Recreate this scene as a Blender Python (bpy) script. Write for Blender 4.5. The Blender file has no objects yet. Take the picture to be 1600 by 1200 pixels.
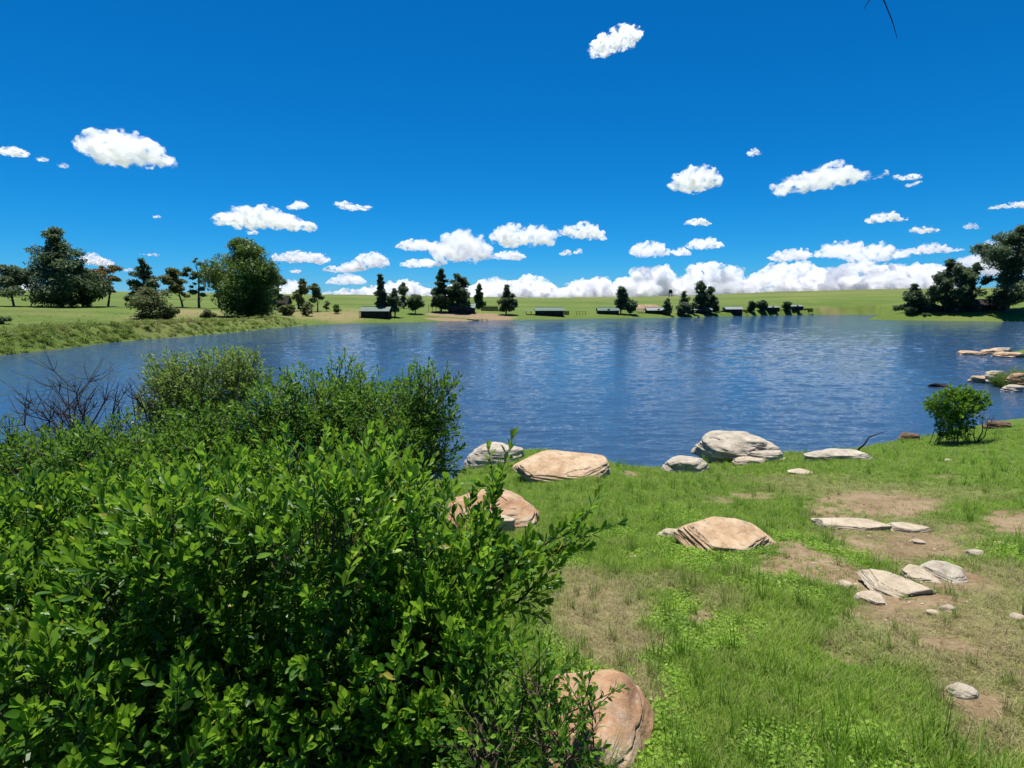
import bpy, math
import numpy as np
from mathutils import Vector, Matrix

# ------------------------------------------------------------------ camera, sky, sun, exposure
scene = bpy.context.scene
EYE, FOCAL, HORIZON = 1.65, 873.0, 474.0          # eye height (m), focal length and horizon row in photograph pixels
PITCH = math.atan((600 - HORIZON) / FOCAL)
camera_data = bpy.data.cameras.new('camera')
camera_data.sensor_width = 36.0
camera_data.lens = FOCAL / 1600 * 36.0
camera_data.clip_start, camera_data.clip_end = 0.05, 80000
camera = bpy.data.objects.new('camera', camera_data)
scene.collection.objects.link(camera)
camera.location = (0, 0, EYE)
camera.rotation_euler = (math.pi / 2 - PITCH, 0, 0)
scene.camera = camera

SUN_ELEVATION, SUN_AZIMUTH = math.radians(76), math.radians(-14)   # azimuth clockwise from +Y
world = bpy.data.worlds.new('World')
scene.world = world
world.use_nodes = True
wn, wl = world.node_tree.nodes, world.node_tree.links
wn.clear()
sky_tex = wn.new('ShaderNodeTexSky')
sky_tex.sky_type = 'NISHITA'
sky_tex.sun_disc = False
sky_tex.sun_elevation, sky_tex.sun_rotation = SUN_ELEVATION, SUN_AZIMUTH
sky_tex.altitude, sky_tex.air_density, sky_tex.dust_density, sky_tex.ozone_density = 1500, 1.0, 0.15, 3.0
sky_split, sky_join = wn.new('ShaderNodeSeparateColor'), wn.new('ShaderNodeCombineColor')
wl.new(sky_tex.outputs[0], sky_split.inputs[0])
for channel, (gain, power) in enumerate([(.0082, 2.81), (.5975, 1.065), (1.154, .99)]):     # deep, saturated phone-camera blue
    pw, mu = wn.new('ShaderNodeMath'), wn.new('ShaderNodeMath')
    pw.operation, mu.operation = 'POWER', 'MULTIPLY'
    pw.inputs[1].default_value, mu.inputs[1].default_value = power, gain
    wl.new(sky_split.outputs[channel], pw.inputs[0]); wl.new(pw.outputs[0], mu.inputs[0]); wl.new(mu.outputs[0], sky_join.inputs[channel])
background = wn.new('ShaderNodeBackground')
background.inputs['Strength'].default_value = 0.0637
world_out = wn.new('ShaderNodeOutputWorld')
wl.new(sky_join.outputs[0], background.inputs['Color'])
wl.new(background.outputs[0], world_out.inputs['Surface'])

sun_data = bpy.data.lights.new('sun', 'SUN')
sun_data.energy, sun_data.angle, sun_data.color = 5.0, math.radians(0.53), (1.0, 0.955, 0.88)
sun = bpy.data.objects.new('sun', sun_data)
scene.collection.objects.link(sun)
sun_dir = Vector((math.sin(SUN_AZIMUTH) * math.cos(SUN_ELEVATION), math.cos(SUN_AZIMUTH) * math.cos(SUN_ELEVATION), math.sin(SUN_ELEVATION)))
sun.rotation_euler = sun_dir.to_track_quat('Z', 'Y').to_euler()
sun.location = (0, 0, 60)

scene.view_settings.view_transform = 'Standard'
scene.view_settings.look = 'None'
scene.view_settings.exposure, scene.view_settings.gamma = 0.65, 1.0
scene.view_settings.use_curve_mapping = False
cy = scene.cycles
cy.use_denoising = True
cy.max_bounces, cy.diffuse_bounces, cy.glossy_bounces, cy.transmission_bounces = 24, 3, 3, 3
cy.volume_bounces, cy.transparent_max_bounces = 20, 8
cy.use_fast_gi = False
cy.caustics_reflective = cy.caustics_refractive = False

# ------------------------------------------------------------------ helpers
COL = scene.collection
rng = np.random.default_rng(7)
CP, SP = math.cos(PITCH), math.sin(PITCH)
WATER = -3.35

def direction(px, py):
    u, v = (px - 800) / FOCAL, (py - 600) / FOCAL
    return np.array([u, CP - v * SP, -SP - v * CP])

def at(px, py, depth):
    return np.array([0, 0, EYE]) + direction(px, py) * depth

def on_plane(px, py, z):
    d = direction(px, py)
    return (np.array([0, 0, EYE]) + d * ((z - EYE) / d[2]))[:2]

def to_pixel(p):
    p = np.atleast_2d(p) - np.array([0, 0, EYE])
    dep = p[:, 1] * CP - p[:, 2] * SP
    up = p[:, 1] * SP + p[:, 2] * CP
    return 800 + FOCAL * p[:, 0] / dep, 600 - FOCAL * up / dep, dep

def sstep(a, b, x):
    t = np.clip((x - a) / (b - a), 0, 1)
    return t * t * (3 - 2 * t)

def _hash(ix, iy, iz, seed):
    h = (ix.astype(np.int64) * 374761393 + iy.astype(np.int64) * 668265263 + iz.astype(np.int64) * 2147483647 + seed * 1274126177) & 0xFFFFFFFF
    h = ((h ^ (h >> 13)) * 1274126177) & 0xFFFFFFFF
    return ((h ^ (h >> 16)) & 0xFFFFFF) / float(0xFFFFFF)

def vnoise(P, seed=0):
    P = np.asarray(P, float)
    I = np.floor(P).astype(np.int64)
    f = P - I
    f = f * f * (3 - 2 * f)
    r = 0
    for dx in (0, 1):
        wx = f[:, 0] if dx else 1 - f[:, 0]
        for dy in (0, 1):
            wy = f[:, 1] if dy else 1 - f[:, 1]
            for dz in (0, 1):
                wz = f[:, 2] if dz else 1 - f[:, 2]
                r = r + wx * wy * wz * _hash(I[:, 0] + dx, I[:, 1] + dy, I[:, 2] + dz, seed)
    return r * 2 - 1

def fbm(P, octaves=4, seed=0, gain=0.5):
    a, r, s = 1.0, 0, 0
    P = np.asarray(P, float)
    for o in range(octaves):
        r = r + a * vnoise(P, seed + o * 17); s += a
        P = P * 2.03 + 11.3; a *= gain
    return r / s

def fbm2(x, y, scale, octaves=4, seed=0):
    return fbm(np.stack([np.ravel(x) / scale, np.ravel(y) / scale, np.zeros(np.size(x)) + 0.5], 1), octaves, seed)

def make_mesh(name, verts, faces, mats=None, smooth=False, attrs=None, mat_index=None):
    """faces: list of (M,k) int arrays"""
    m = bpy.data.meshes.new(name)
    verts = np.asarray(verts, np.float32)
    m.vertices.add(len(verts))
    m.vertices.foreach_set('co', verts.ravel())
    faces = [np.asarray(f, np.int32) for f in faces if len(f)]
    loops = np.concatenate([f.ravel() for f in faces])
    sizes = np.concatenate([np.full(len(f), f.shape[1], np.int32) for f in faces])
    m.loops.add(len(loops))
    m.loops.foreach_set('vertex_index', loops)
    m.polygons.add(len(sizes))
    m.polygons.foreach_set('loop_start', np.concatenate([[0], np.cumsum(sizes)[:-1]]).astype(np.int32))
    if mat_index is not None:
        m.polygons.foreach_set('material_index', np.asarray(mat_index, np.int32))
    m.polygons.foreach_set('use_smooth', np.full(len(sizes), smooth))
    for k, a in (attrs or {}).items():
        at_ = m.attributes.new(k, 'FLOAT', 'POINT')
        at_.data.foreach_set('value', np.asarray(a, np.float32))
    for mt in (mats or []):
        m.materials.append(mt)
    m.update(calc_edges=True)
    m.validate()
    return m

def link(name, data, parent=None, loc=None, **props):
    o = bpy.data.objects.new(name, data)
    COL.objects.link(o)
    if parent is not None: o.parent = parent
    if loc is not None: o.location = loc
    for k, v in props.items():
        if v is not None: o[k] = v
    return o

def thing(name, loc, label, category, group=None, rz=0.0):
    o = link(name, None, None, tuple(loc), label=label, category=category, group=group)
    o.rotation_euler.z = rz
    o.empty_display_size = 0.1
    return o

class Builder:
    """collects shapes of one part"""
    def __init__(self): self.v, self.f, self.n = [], {3: [], 4: []}, 0
    def add(self, v, *fs):
        v = np.asarray(v, float)
        for f in fs:
            f = np.asarray(f, int)
            if len(f): self.f[f.shape[1]].append(f + self.n)
        self.v.append(v); self.n += len(v)
    def box(self, c, s, rz=0.0):
        q = np.array([[x, y, z] for x in (-.5, .5) for y in (-.5, .5) for z in (-.5, .5)]) * np.array(s)
        ca, sa = math.cos(rz), math.sin(rz)
        q = q @ np.array([[ca, sa, 0], [-sa, ca, 0], [0, 0, 1]]) + np.array(c)
        self.add(q, [[0, 1, 3, 2], [4, 6, 7, 5], [0, 4, 5, 1], [2, 3, 7, 6], [0, 2, 6, 4], [1, 5, 7, 3]])
    def tube(self, pts, radii, sides=6, cap=True):
        pts, radii = np.asarray(pts, float), np.asarray(radii, float)
        t = np.gradient(pts, axis=0); t /= np.linalg.norm(t, axis=1)[:, None] + 1e-9
        ref = np.array([0.31, 0.17, 0.93]) if abs(t[0][2]) < 0.8 else np.array([0.93, 0.2, 0.1])
        a = np.cross(t, ref); a /= np.linalg.norm(a, axis=1)[:, None] + 1e-9
        b = np.cross(t, a)
        th = np.arange(sides) * 2 * math.pi / sides
        V = pts[:, None] + radii[:, None, None] * (np.cos(th)[None, :, None] * a[:, None] + np.sin(th)[None, :, None] * b[:, None])
        n = len(pts)
        i, j = np.meshgrid(np.arange(n - 1), np.arange(sides), indexing='ij')
        i, j = i.ravel(), j.ravel(); k = (j + 1) % sides
        Q = np.stack([i * sides + j, i * sides + k, (i + 1) * sides + k, (i + 1) * sides + j], 1)
        V = V.reshape(-1, 3)
        V = np.vstack([V, pts[-1:] + t[-1] * radii[-1] * 0.5])
        j = np.arange(sides)
        T = np.stack([(n - 1) * sides + j, (n - 1) * sides + (j + 1) % sides, np.full(sides, n * sides)], 1)
        self.add(V, Q, T)
    def mesh(self, name, mats, smooth=False, attrs=None):
        return make_mesh(name, np.vstack(self.v), [np.vstack(x) for x in self.f.values() if x], mats, smooth, attrs)

# ------------------------------------------------------------------ materials
def material(name):
    m = bpy.data.materials.new(name)
    m.use_nodes = True
    nt = m.node_tree
    nt.nodes.clear()
    return m, nt, nt.nodes.new('ShaderNodeOutputMaterial')

class NT:
    def __init__(self, nt): self.nt = nt
    def n(self, kind, **kw):
        nd = self.nt.nodes.new(kind)
        for k, v in kw.items():
            if k.startswith('i_'):
                key = k[2:].replace('_', ' ')
                nd.inputs[int(key) if key.isdigit() else key].default_value = v
            else: setattr(nd, k, v)
        return nd
    def l(self, a, b): self.nt.links.new(a, b)
    def coords(self, scale=(1, 1, 1), kind='Object', rot=(0, 0, 0)):
        tc = self.n('ShaderNodeTexCoord'); mp = self.n('ShaderNodeMapping')
        mp.inputs['Scale'].default_value = scale; mp.inputs['Rotation'].default_value = rot
        self.l(tc.outputs[kind], mp.inputs[0]); return mp.outputs[0]
    def noise(self, vec, scale, detail=4, rough=0.55, dist=0.0):
        nd = self.n('ShaderNodeTexNoise')
        nd.inputs['Scale'].default_value = scale; nd.inputs['Detail'].default_value = detail
        nd.inputs['Roughness'].default_value = rough; nd.inputs['Distortion'].default_value = dist
        if vec is not None: self.l(vec, nd.inputs['Vector'])
        return nd.outputs['Fac']
    def ramp(self, fac, stops):
        nd = self.n('ShaderNodeValToRGB')
        e = nd.color_ramp.elements
        while len(e) < len(stops): e.new(0.5)
        for el, (p, c) in zip(e, stops):
            el.position = p; el.color = (*c, 1) if len(c) == 3 else c
        self.l(fac, nd.inputs[0]); return nd.outputs[0]
    def mix(self, fac, a, b, mode='MIX'):
        nd = self.n('ShaderNodeMix', data_type='RGBA', blend_type=mode)
        for k, val in ((0, fac), (6, a), (7, b)):
            if isinstance(val, (int, float)): nd.inputs[k].default_value = val
            elif isinstance(val, tuple): nd.inputs[k].default_value = (*val, 1)
            else: self.l(val, nd.inputs[k])
        return nd.outputs[2]
    def math(self, op, a, b=0.0, clamp=False):
        nd = self.n('ShaderNodeMath', operation=op, use_clamp=clamp)
        for k, val in ((0, a), (1, b)):
            if isinstance(val, (int, float)): nd.inputs[k].default_value = val
            else: self.l(val, nd.inputs[k])
        return nd.outputs[0]
    def attr(self, name, kind='GEOMETRY'):
        return self.n('ShaderNodeAttribute', attribute_name=name, attribute_type=kind).outputs['Fac']
    def bump(self, height, strength, distance, normal=None):
        nd = self.n('ShaderNodeBump')
        nd.inputs['Strength'].default_value = strength; nd.inputs['Distance'].default_value = distance
        self.l(height, nd.inputs['Height'])
        if normal is not None: self.l(normal, nd.inputs['Normal'])
        return nd.outputs[0]
    def bsdf(self, out, color, rough=0.8, normal=None, spec=0.3):
        nd = self.n('ShaderNodeBsdfPrincipled')
        if isinstance(color, tuple): nd.inputs['Base Color'].default_value = (*color, 1)
        else: self.l(color, nd.inputs['Base Color'])
        if isinstance(rough, (int, float)): nd.inputs['Roughness'].default_value = rough
        else: self.l(rough, nd.inputs['Roughness'])
        nd.inputs['Specular IOR Level'].default_value = spec
        if normal is not None: self.l(normal, nd.inputs['Normal'])
        if out is not None: self.l(nd.outputs[0], out.inputs['Surface'])
        return nd.outputs[0]

def leaf_material(name, dark, mid, light, gloss=0.45, translucent=0.3, spec=0.4, kind='GEOMETRY', old=None):
    m, nt, out = material(name); N = NT(nt)
    v = N.attr('var', kind)
    col = N.ramp(v, [(0.0, dark), (0.55, mid), (1.0, light)] if old is None else [(0.0, dark), (0.52, mid), (0.93, light), (1.0, old)])
    p = N.bsdf(None, col, gloss, spec=spec)
    tr = N.n('ShaderNodeBsdfTranslucent')
    N.l(N.mix(0.5, col, tuple(min(1, c * 1.5) for c in light)), tr.inputs['Color'])
    mx = N.n('ShaderNodeMixShader'); mx.inputs[0].default_value = translucent
    N.l(p, mx.inputs[1]); N.l(tr.outputs[0], mx.inputs[2]); N.l(mx.outputs[0], out.inputs['Surface'])
    return m

def bark_material(name, a, b, scale=8.0):
    m, nt, out = material(name); N = NT(nt)
    n = N.noise(N.coords((1, 1, .25)), scale, 6, .65)
    N.bsdf(out, N.ramp(n, [(.3, a), (.7, b)]), .9, N.bump(n, .6, .02), .15)
    return m

def plain_material(name, a, b, scale=3.0, rough=.8, bump=.15, stretch=(1, 1, 1)):
    m, nt, out = material(name); N = NT(nt)
    n = N.noise(N.coords(stretch), scale, 6, .65)
    N.bsdf(out, N.ramp(n, [(.3, a), (.7, b)]), rough, N.bump(n, bump, .02), .25)
    return m

# ------------------------------------------------------------------ lake outline and terrain height
def shore(pixels): return [tuple(on_plane(x, y, WATER)) for x, y in pixels]
NEAR, SPIT, RIGHT, FAR, LEFT = range(5)
outline = []
def stretch(kind, pts): outline.extend((kind, p) for p in pts)
stretch(NEAR, [(-38, -25), (-30, 0), (-22, 9), (-12, 13.0), (-6, 14.0), (-3.2, 14.6)])
stretch(NEAR, shore([(700, 758), (728, 726), (780, 716), (860, 712), (950, 728), (985, 737), (1035, 738), (1110, 722), (1200, 716), (1265, 716),
                     (1330, 709), (1390, 696), (1450, 687), (1500, 675), (1550, 666), (1600, 659), (1660, 651), (1720, 640)]))
stretch(SPIT, shore([(1735, 628), (1690, 618), (1630, 614), (1598, 612), (1566, 606), (1548, 600), (1575, 586), (1600, 577), (1660, 570), (1640, 563), (1596, 560),
                     (1568, 554), (1600, 547), (1680, 541), (1780, 536), (1880, 528)]))
stretch(RIGHT, shore([(1950, 514), (1760, 506), (1600, 502.6), (1500, 501.3), (1440, 500.6), (1385, 500), (1356, 499.4), (1385, 496.5), (1402, 494), (1398, 492.6)]))
stretch(FAR, shore([(1370, 491.6), (1320, 491.6), (1250, 492), (1180, 493), (1100, 495), (1050, 496), (950, 498), (850, 499.2), (800, 500), (765, 500.6), (700, 502), (660, 503.5)]))
stretch(FAR, shore([(600, 504.5), (550, 505.5), (505, 507)]))
stretch(LEFT, shore([(480, 508.5), (425, 513), (380, 518), (300, 525.5), (230, 530.5), (170, 536), (100, 545.5), (50, 551), (0, 556.5), (-60, 567)]))
stretch(LEFT, [(-50, 28), (-54, 8), (-60, -25)])
SEG_A = np.array([p for _, p in outline])
SEG_B = np.roll(SEG_A, -1, axis=0)
SEG_K = np.array([k for k, _ in outline])

def shore_distance(x, y):
    """signed distance to the lake outline (land positive) and distance to each stretch of shore"""
    P = np.stack([np.ravel(x), np.ravel(y)], 1).astype(float)
    group = np.full((5, len(P)), 1e9)
    inside = np.zeros(len(P), bool)
    for a, b, k in zip(SEG_A, SEG_B, SEG_K):
        e = b - a; w = P - a
        t = np.clip((w @ e) / (e @ e), 0, 1)
        d = np.hypot(w[:, 0] - t * e[0], w[:, 1] - t * e[1])
        group[k] = np.minimum(group[k], d)
        c = (a[1] > P[:, 1]) != (b[1] > P[:, 1])
        if e[1] != 0:
            inside ^= c & (P[:, 0] < a[0] + (P[:, 1] - a[1]) / e[1] * e[0])
    s = group.min(0)
    return np.where(inside, -s, s), group

CREST_X = np.array([-200, 0, 300, 550, 700, 850, 1000, 1100, 1200, 1350, 1450, 1600, 1800])
CREST_Y = np.array([459, 460.5, 461.5, 463, 465, 466.5, 465, 463, 459.5, 457.3, 457.5, 457, 456])
CREST_R = 700.0

def softmin(a, b, k): return -k * np.logaddexp(-a / k, -b / k)

def height(x, y):
    shp = np.shape(x)
    x, y = np.ravel(np.asarray(x, float)), np.ravel(np.asarray(y, float))
    r = np.hypot(x, y)
    s, g = shore_distance(x, y)
    wob = np.minimum(0.012 * r, 0.9)
    s = s + fbm2(x, y, 2.2, 3, 3) * np.minimum(wob, .28) + fbm2(x, y, 9.0, 3, 4) * wob * .8 * sstep(20, 50, r)
    p = np.maximum(s, 0)
    h_near = .22 * sstep(0, .5, p) + softmin(.2 * p, np.full_like(p, 3.3), .25)
    h_spit = .22 * sstep(0, .8, p) + .10 * np.minimum(p, 18)
    h_right = .4 * sstep(-1, 7, p) + .13 * np.minimum(p, 22) + .02 * p
    h_far = .4 * sstep(-1, 7, p) + .065 * np.minimum(p, 25) + .015 * p
    h_left = (1.75 + .5 * fbm2(x, y, 11, 2, 9)) * sstep(0, 3.6 + 1.6 * fbm2(x, y, 7, 2, 10), p) + .032 * p
    H = np.stack([h_near, h_spit, h_right, h_far, h_left])
    w = 1.0 / (g + 1.5) ** 4
    h = (H * w).sum(0) / w.sum(0)
    h = np.where(s < 0, -np.minimum(-s * .28, 2.5), h)
    z = WATER + h
    far = sstep(150, CREST_R, r)
    az_px = 800 + FOCAL * 1.01 * np.clip(x / np.maximum(y, .05 * r + 1e-6), -2, 2)
    zc = EYE + (HORIZON - np.interp(az_px, CREST_X, CREST_Y)) / FOCAL * CREST_R * 1.01
    z = np.where(s > 0, z * (1 - far) + zc * far, z)
    z = z - np.maximum(r - CREST_R, 0) * .012
    land = np.clip(s * 2, 0, 1)
    z += land * (fbm2(x, y, 1.1, 4, 21) * .05 * np.clip(r / 3, .3, 1) + fbm2(x, y, 6.0, 3, 22) * .10 * sstep(3, 12, r)
                 + fbm2(x, y, 28.0, 3, 23) * .35 * sstep(40, 140, r))
    return z.reshape(shp)

Z0 = float(height(np.array([0.0]), np.array([0.0]))[0])
_D = np.geomspace(1.0, 1500, 330)
def ground(px, py):
    """where the view ray through a photograph pixel meets the ground (or the water): point, depth"""
    D = _D
    for _ in range(2):
        P = np.array([0, 0, EYE]) + D[:, None] * direction(px, py)
        i = np.nonzero(P[:, 2] <= np.maximum(height(P[:, 0], P[:, 1]), WATER))[0]
        i = i[0] if len(i) else len(D) - 1
        hit, depth = P[i].copy(), float(D[i])
        D = np.linspace(D[max(i - 1, 0)], D[i], 24)
    return hit, depth

# ------------------------------------------------------------------ bare earth and dry grass (ellipses of ground, from the photograph)
def patch(px, py, rx, ry, k=1.0):
    c, d = ground(px, py)
    f, _ = ground(px, py - ry)
    n, _ = ground(px, py + ry)
    return (c[0], c[1], rx * d / FOCAL, max(.5 * math.hypot(f[0] - n[0], f[1] - n[1]), .05), math.atan2(c[0], c[1]), k)
EARTH = [patch(*a) for a in [(1375, 785, 85, 22), (1300, 800, 60, 18, .7), (1262, 882, 75, 24), (1240, 862, 40, 16), (1330, 905, 40, 14), (1385, 860, 70, 16, .9), (1430, 850, 55, 22), (1450, 900, 70, 22),
                                 (1590, 815, 45, 22), (1400, 940, 70, 20, .8), (1100, 972, 24, 18), (1430, 935, 55, 18, .9), (1180, 775, 45, 9, .6), (1485, 1010, 34, 12, .8),
                                 (1395, 965, 60, 22, .7), (1540, 1110, 40, 40, .6), (1480, 745, 30, 5, .4), (1130, 782, 50, 8, .6), (1330, 1035, 40, 20, .6), (1010, 905, 16, 8, .4),
                                 (985, 740, 14, 4, .8), (1500, 830, 30, 14, .55), (1340, 835, 50, 12, .6),
                                 # far banks
                                 (735, 493, 75, 4, 1.3), (700, 499, 40, 3, 1.3), (770, 499, 45, 2.2, 1.2), (690, 490, 30, 3, .8), (1016, 486, 24, 3, .6)]]
EARTH.append((*ground(1300, 482.5)[0][:2], 9.0, 5.0, .25, .55))        # pale track on the far hillside
DRY = [patch(*a) for a in [(930, 945, 85, 60), (900, 900, 60, 20, .7), (970, 1010, 80, 40, .9), (1010, 1080, 45, 50, .8), (1040, 910, 60, 18, .5), (1560, 930, 90, 60, .8), (1540, 1000, 90, 70, .9), (1440, 985, 90, 50, .8), (1180, 900, 50, 20, .4),
                               (1400, 830, 120, 30, .6), (1250, 750, 120, 12, .5), (1340, 770, 130, 20, .6), (1570, 1120, 60, 80, .8), (1340, 990, 60, 40, .5),
                               (1450, 770, 100, 15, .4), (1120, 940, 60, 18, .5),
                               (290, 488, 60, 6, .9), (520, 493, 60, 7, 1.0), (470, 489, 40, 6, .9), (90, 488, 60, 7, .25), (240, 500, 60, 8, .5), (560, 487, 40, 5, .6)]]
def mask(patches, x, y):
    x, y = np.ravel(x), np.ravel(y)
    r = np.hypot(x, y)
    near = 1 - sstep(18, 45, r)                          # ragged outlines: hand-sized up close, metres across the lake
    n1 = fbm2(x, y, .5, 4, 61) * .30 * near + fbm2(x, y, 9, 3, 63) * 4.0 * (1 - near)
    n2 = fbm2(x, y, .5, 4, 62) * .42 * near + fbm2(x, y, 9, 3, 64) * 4.0 * (1 - near)
    x, y = x + n1, y + n2
    m = np.zeros(len(x))
    for cx, cy_, rx, ry, a, k in patches:
        dx, dy = x - cx, y - cy_
        ca, sa = math.cos(a), math.sin(a)
        q = ((dx * ca - dy * sa) / rx) ** 2 + ((dx * sa + dy * ca) / ry) ** 2
        m = np.maximum(m, k * (1 - sstep(.1, 1.6, q)))
    return m
def earth_mask(x, y):
    m = mask(EARTH, x, y)
    near = 1 - sstep(12, 30, np.hypot(np.ravel(x), np.ravel(y)))
    return np.clip(m * .88 + .8 * fbm2(x, y, .24, 4, 31) * sstep(.02, .25, m) * near, 0, 1)
def dry_mask(x, y):
    r = np.hypot(np.ravel(x), np.ravel(y))
    return np.clip(mask(DRY, x, y) + .35 * fbm2(x, y, np.where(r < 25, 1.4, 14.0), 3, 37), 0, 1)

# ------------------------------------------------------------------ ground sheet
def ground_material():
    m, nt, out = material('grassland'); N = NT(nt)
    c = N.coords((1, 1, 1))
    fine = N.noise(c, 22.0, 6, .7); mid = N.noise(c, 1.6, 6, .6); big = N.noise(c, .035, 6, .62); wide = N.noise(N.coords((.25, 1, 1)), .018, 5, .6)
    green = N.ramp(N.math('ADD', N.math('MULTIPLY', mid, .45), N.math('MULTIPLY', fine, .55)), [(.3, (.035, .065, .010)), (.5, (.080, .138, .020)), (.72, (.150, .200, .042))])
    pasture = N.ramp(N.math('ADD', N.math('MULTIPLY', big, .5), N.math('MULTIPLY', wide, .5)), [(.36, (.050, .092, .013)), (.5, (.086, .132, .021)), (.62, (.140, .165, .040))])
    distance = N.attr('far')
    col = N.mix(distance, green, N.mix(.18, pasture, N.ramp(mid, [(.3, (.02, .05, .01)), (.7, (.2, .24, .07))])))
    dryc = N.ramp(fine, [(.3, (.13, .095, .042)), (.7, (.33, .27, .135))])
    col = N.mix(N.math('MULTIPLY', N.attr('dry'), .75), col, dryc)
    soil = N.ramp(N.math('ADD', N.math('MULTIPLY', mid, .5), N.math('MULTIPLY', fine, .5)), [(.32, (.120, .078, .040)), (.5, (.215, .155, .088)), (.7, (.34, .265, .165))])
    col = N.mix(N.ramp(N.math('ADD', N.attr('earth'), N.math('MULTIPLY', N.math('SUBTRACT', fine, .5), .9)), [(.25, (0, 0, 0)), (.72, (1, 1, 1))]), col, soil)
    col = N.mix(N.attr('mud'), col, N.ramp(fine, [(.3, (.035, .026, .014)), (.7, (.11, .085, .05))]))
    h = N.math('ADD', N.math('MULTIPLY', fine, .5), mid)
    N.bsdf(out, col, .92, N.bump(h, .85, .06), .12)
    return m

def build_ground():
    front = np.radians(np.linspace(-54, 54, 390))
    rest = np.radians(np.linspace(54, 306, 64))[1:-1]
    az = np.concatenate([front, rest])
    na = len(az)
    R = np.concatenate([np.geomspace(.4, 420, 500), np.geomspace(425, 9000, 50)])
    A, RR = np.meshgrid(az, R)
    X, Y = (np.sin(A) * RR).ravel(), (np.cos(A) * RR).ravel()
    Z = height(X, Y)
    s, g = shore_distance(X, Y)
    V = np.vstack([np.stack([X, Y, Z], 1), [[0, 0, Z0]]])
    nr = len(R)
    i, j = np.meshgrid(np.arange(nr - 1), np.arange(na), indexing='ij')
    i, j = i.ravel(), j.ravel(); k = (j + 1) % na
    Q = np.stack([i * na + j, (i + 1) * na + j, (i + 1) * na + k, i * na + k], 1)
    j = np.arange(na)
    T = np.stack([np.full(na, nr * na), j, (j + 1) % na], 1)
    rr = RR.ravel()
    earth = np.where(rr < 300, earth_mask(X, Y), 0); dry = np.where(rr < 400, dry_mask(X, Y), .25 + .3 * fbm2(X, Y, 60, 3, 5))
    steep = sstep(.8, 3.2, s) * (1 - sstep(4.5, 8, s)) * (g.argmin(0) == LEFT)
    earth = np.maximum(earth, .42 * steep * np.clip(.6 + 1.2 * fbm2(X, Y, 3.0, 3, 77), 0, 1))
    z = np.zeros(1)
    mud = (1 - sstep(60, 110, rr)) * (1 - sstep(.0, .55, s + fbm2(X, Y, 1.0, 3, 41) * .3 + .1))
    far = sstep(18, 40, rr)
    m = make_mesh('ground', V, [Q, T], [ground_material()], True,
                  dict(earth=np.concatenate([earth, z]), dry=np.concatenate([dry, z]), mud=np.concatenate([mud, z]), far=np.concatenate([far, z])))
    link('ground', m, kind='structure')
build_ground()

# ------------------------------------------------------------------ lake water: wind wavelets as real relief, finest ripples as bump
def water_material():
    m, nt, out = material('lake_water'); N = NT(nt)
    c1 = N.coords((.40, 1.0, 1), rot=(0, 0, math.radians(5)))
    c2 = N.coords((.55, 1.0, 1), rot=(0, 0, math.radians(-12)))
    swell = N.noise(c1, 2.2, 2, .5, .5); ripple = N.noise(c2, 7.0, 3, .55, .4)
    away = N.attr('away')                                  # relief gives way to bump where the sheet is too coarse for it
    h = N.math('ADD', N.math('MULTIPLY', N.math('MULTIPLY', swell, 1.4), away), N.math('MULTIPLY', ripple, .16))
    nd = N.n('ShaderNodeBsdfPrincipled')
    nd.inputs['Base Color'].default_value = (.030, .062, .112, 1)
    nd.inputs['Roughness'].default_value = .05
    nd.inputs['IOR'].default_value = 1.333
    nd.inputs['Specular IOR Level'].default_value = .45
    N.l(N.bump(h, 1.0, .22), nd.inputs['Normal'])
    N.l(nd.outputs[0], out.inputs['Surface'])
    return m
def build_water():
    az = np.concatenate([np.radians(np.linspace(-51, 51, 380)), np.radians(np.linspace(51, 309, 30))[1:-1]])
    R = np.concatenate([np.linspace(2, 10.5, 6), np.geomspace(11, 235, 560), np.geomspace(238, 420, 12)])
    A, RR = np.meshgrid(az, R)
    X, Y, rr = (np.sin(A) * RR).ravel(), (np.cos(A) * RR).ravel(), RR.ravel()
    def waves(lx, ly, turn, seed):
        c, s_ = math.cos(turn), math.sin(turn)
        n = fbm(np.stack([(X * c + Y * s_) / lx, (-X * s_ + Y * c) / ly, np.full(len(X), .3)], 1), 2, seed)
        return 1 - np.abs(n) * 2.2                          # peaked crests
    gust = .65 + .45 * np.clip(fbm2(X * .4, Y, 9.0, 2, 5) + .3, 0, 1)
    Z = gust * (.036 * waves(1.0, .36, .10, 1) * (1 - sstep(24, 60, rr)) + .034 * waves(2.0, .75, -.12, 2) * (1 - sstep(60, 150, rr)) + .034 * waves(5.5, 2.0, .05, 3) * (1 - .6 * sstep(90, 235, rr)))
    Z *= sstep(9, 12, rr) * (np.abs(A.ravel()) < math.radians(50.5))
    na, nr = len(az), len(R)
    i, j = np.meshgrid(np.arange(nr - 1), np.arange(na), indexing='ij'); i, j = i.ravel(), j.ravel(); k = (j + 1) % na
    Q = np.stack([i * na + j, (i + 1) * na + j, (i + 1) * na + k, i * na + k], 1)
    link('lake_water', make_mesh('lake_water', np.stack([X, Y, Z], 1), [Q], [water_material()], True, dict(away=sstep(30, 90, rr))), None, (0, 0, WATER), kind='structure')
build_water()

# ------------------------------------------------------------------ trees
def random_frames(n, up_bias=0.0, r=rng):
    """n random rotation matrices (columns: across, along, normal)"""
    nz = r.normal(size=(n, 3)); nz[:, 2] += up_bias
    nz /= np.linalg.norm(nz, axis=1)[:, None]
    a = r.normal(size=(n, 3)); a -= (a * nz).sum(1)[:, None] * nz
    a /= np.linalg.norm(a, axis=1)[:, None]
    return np.stack([a, np.cross(nz, a), nz], 2)

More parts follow.
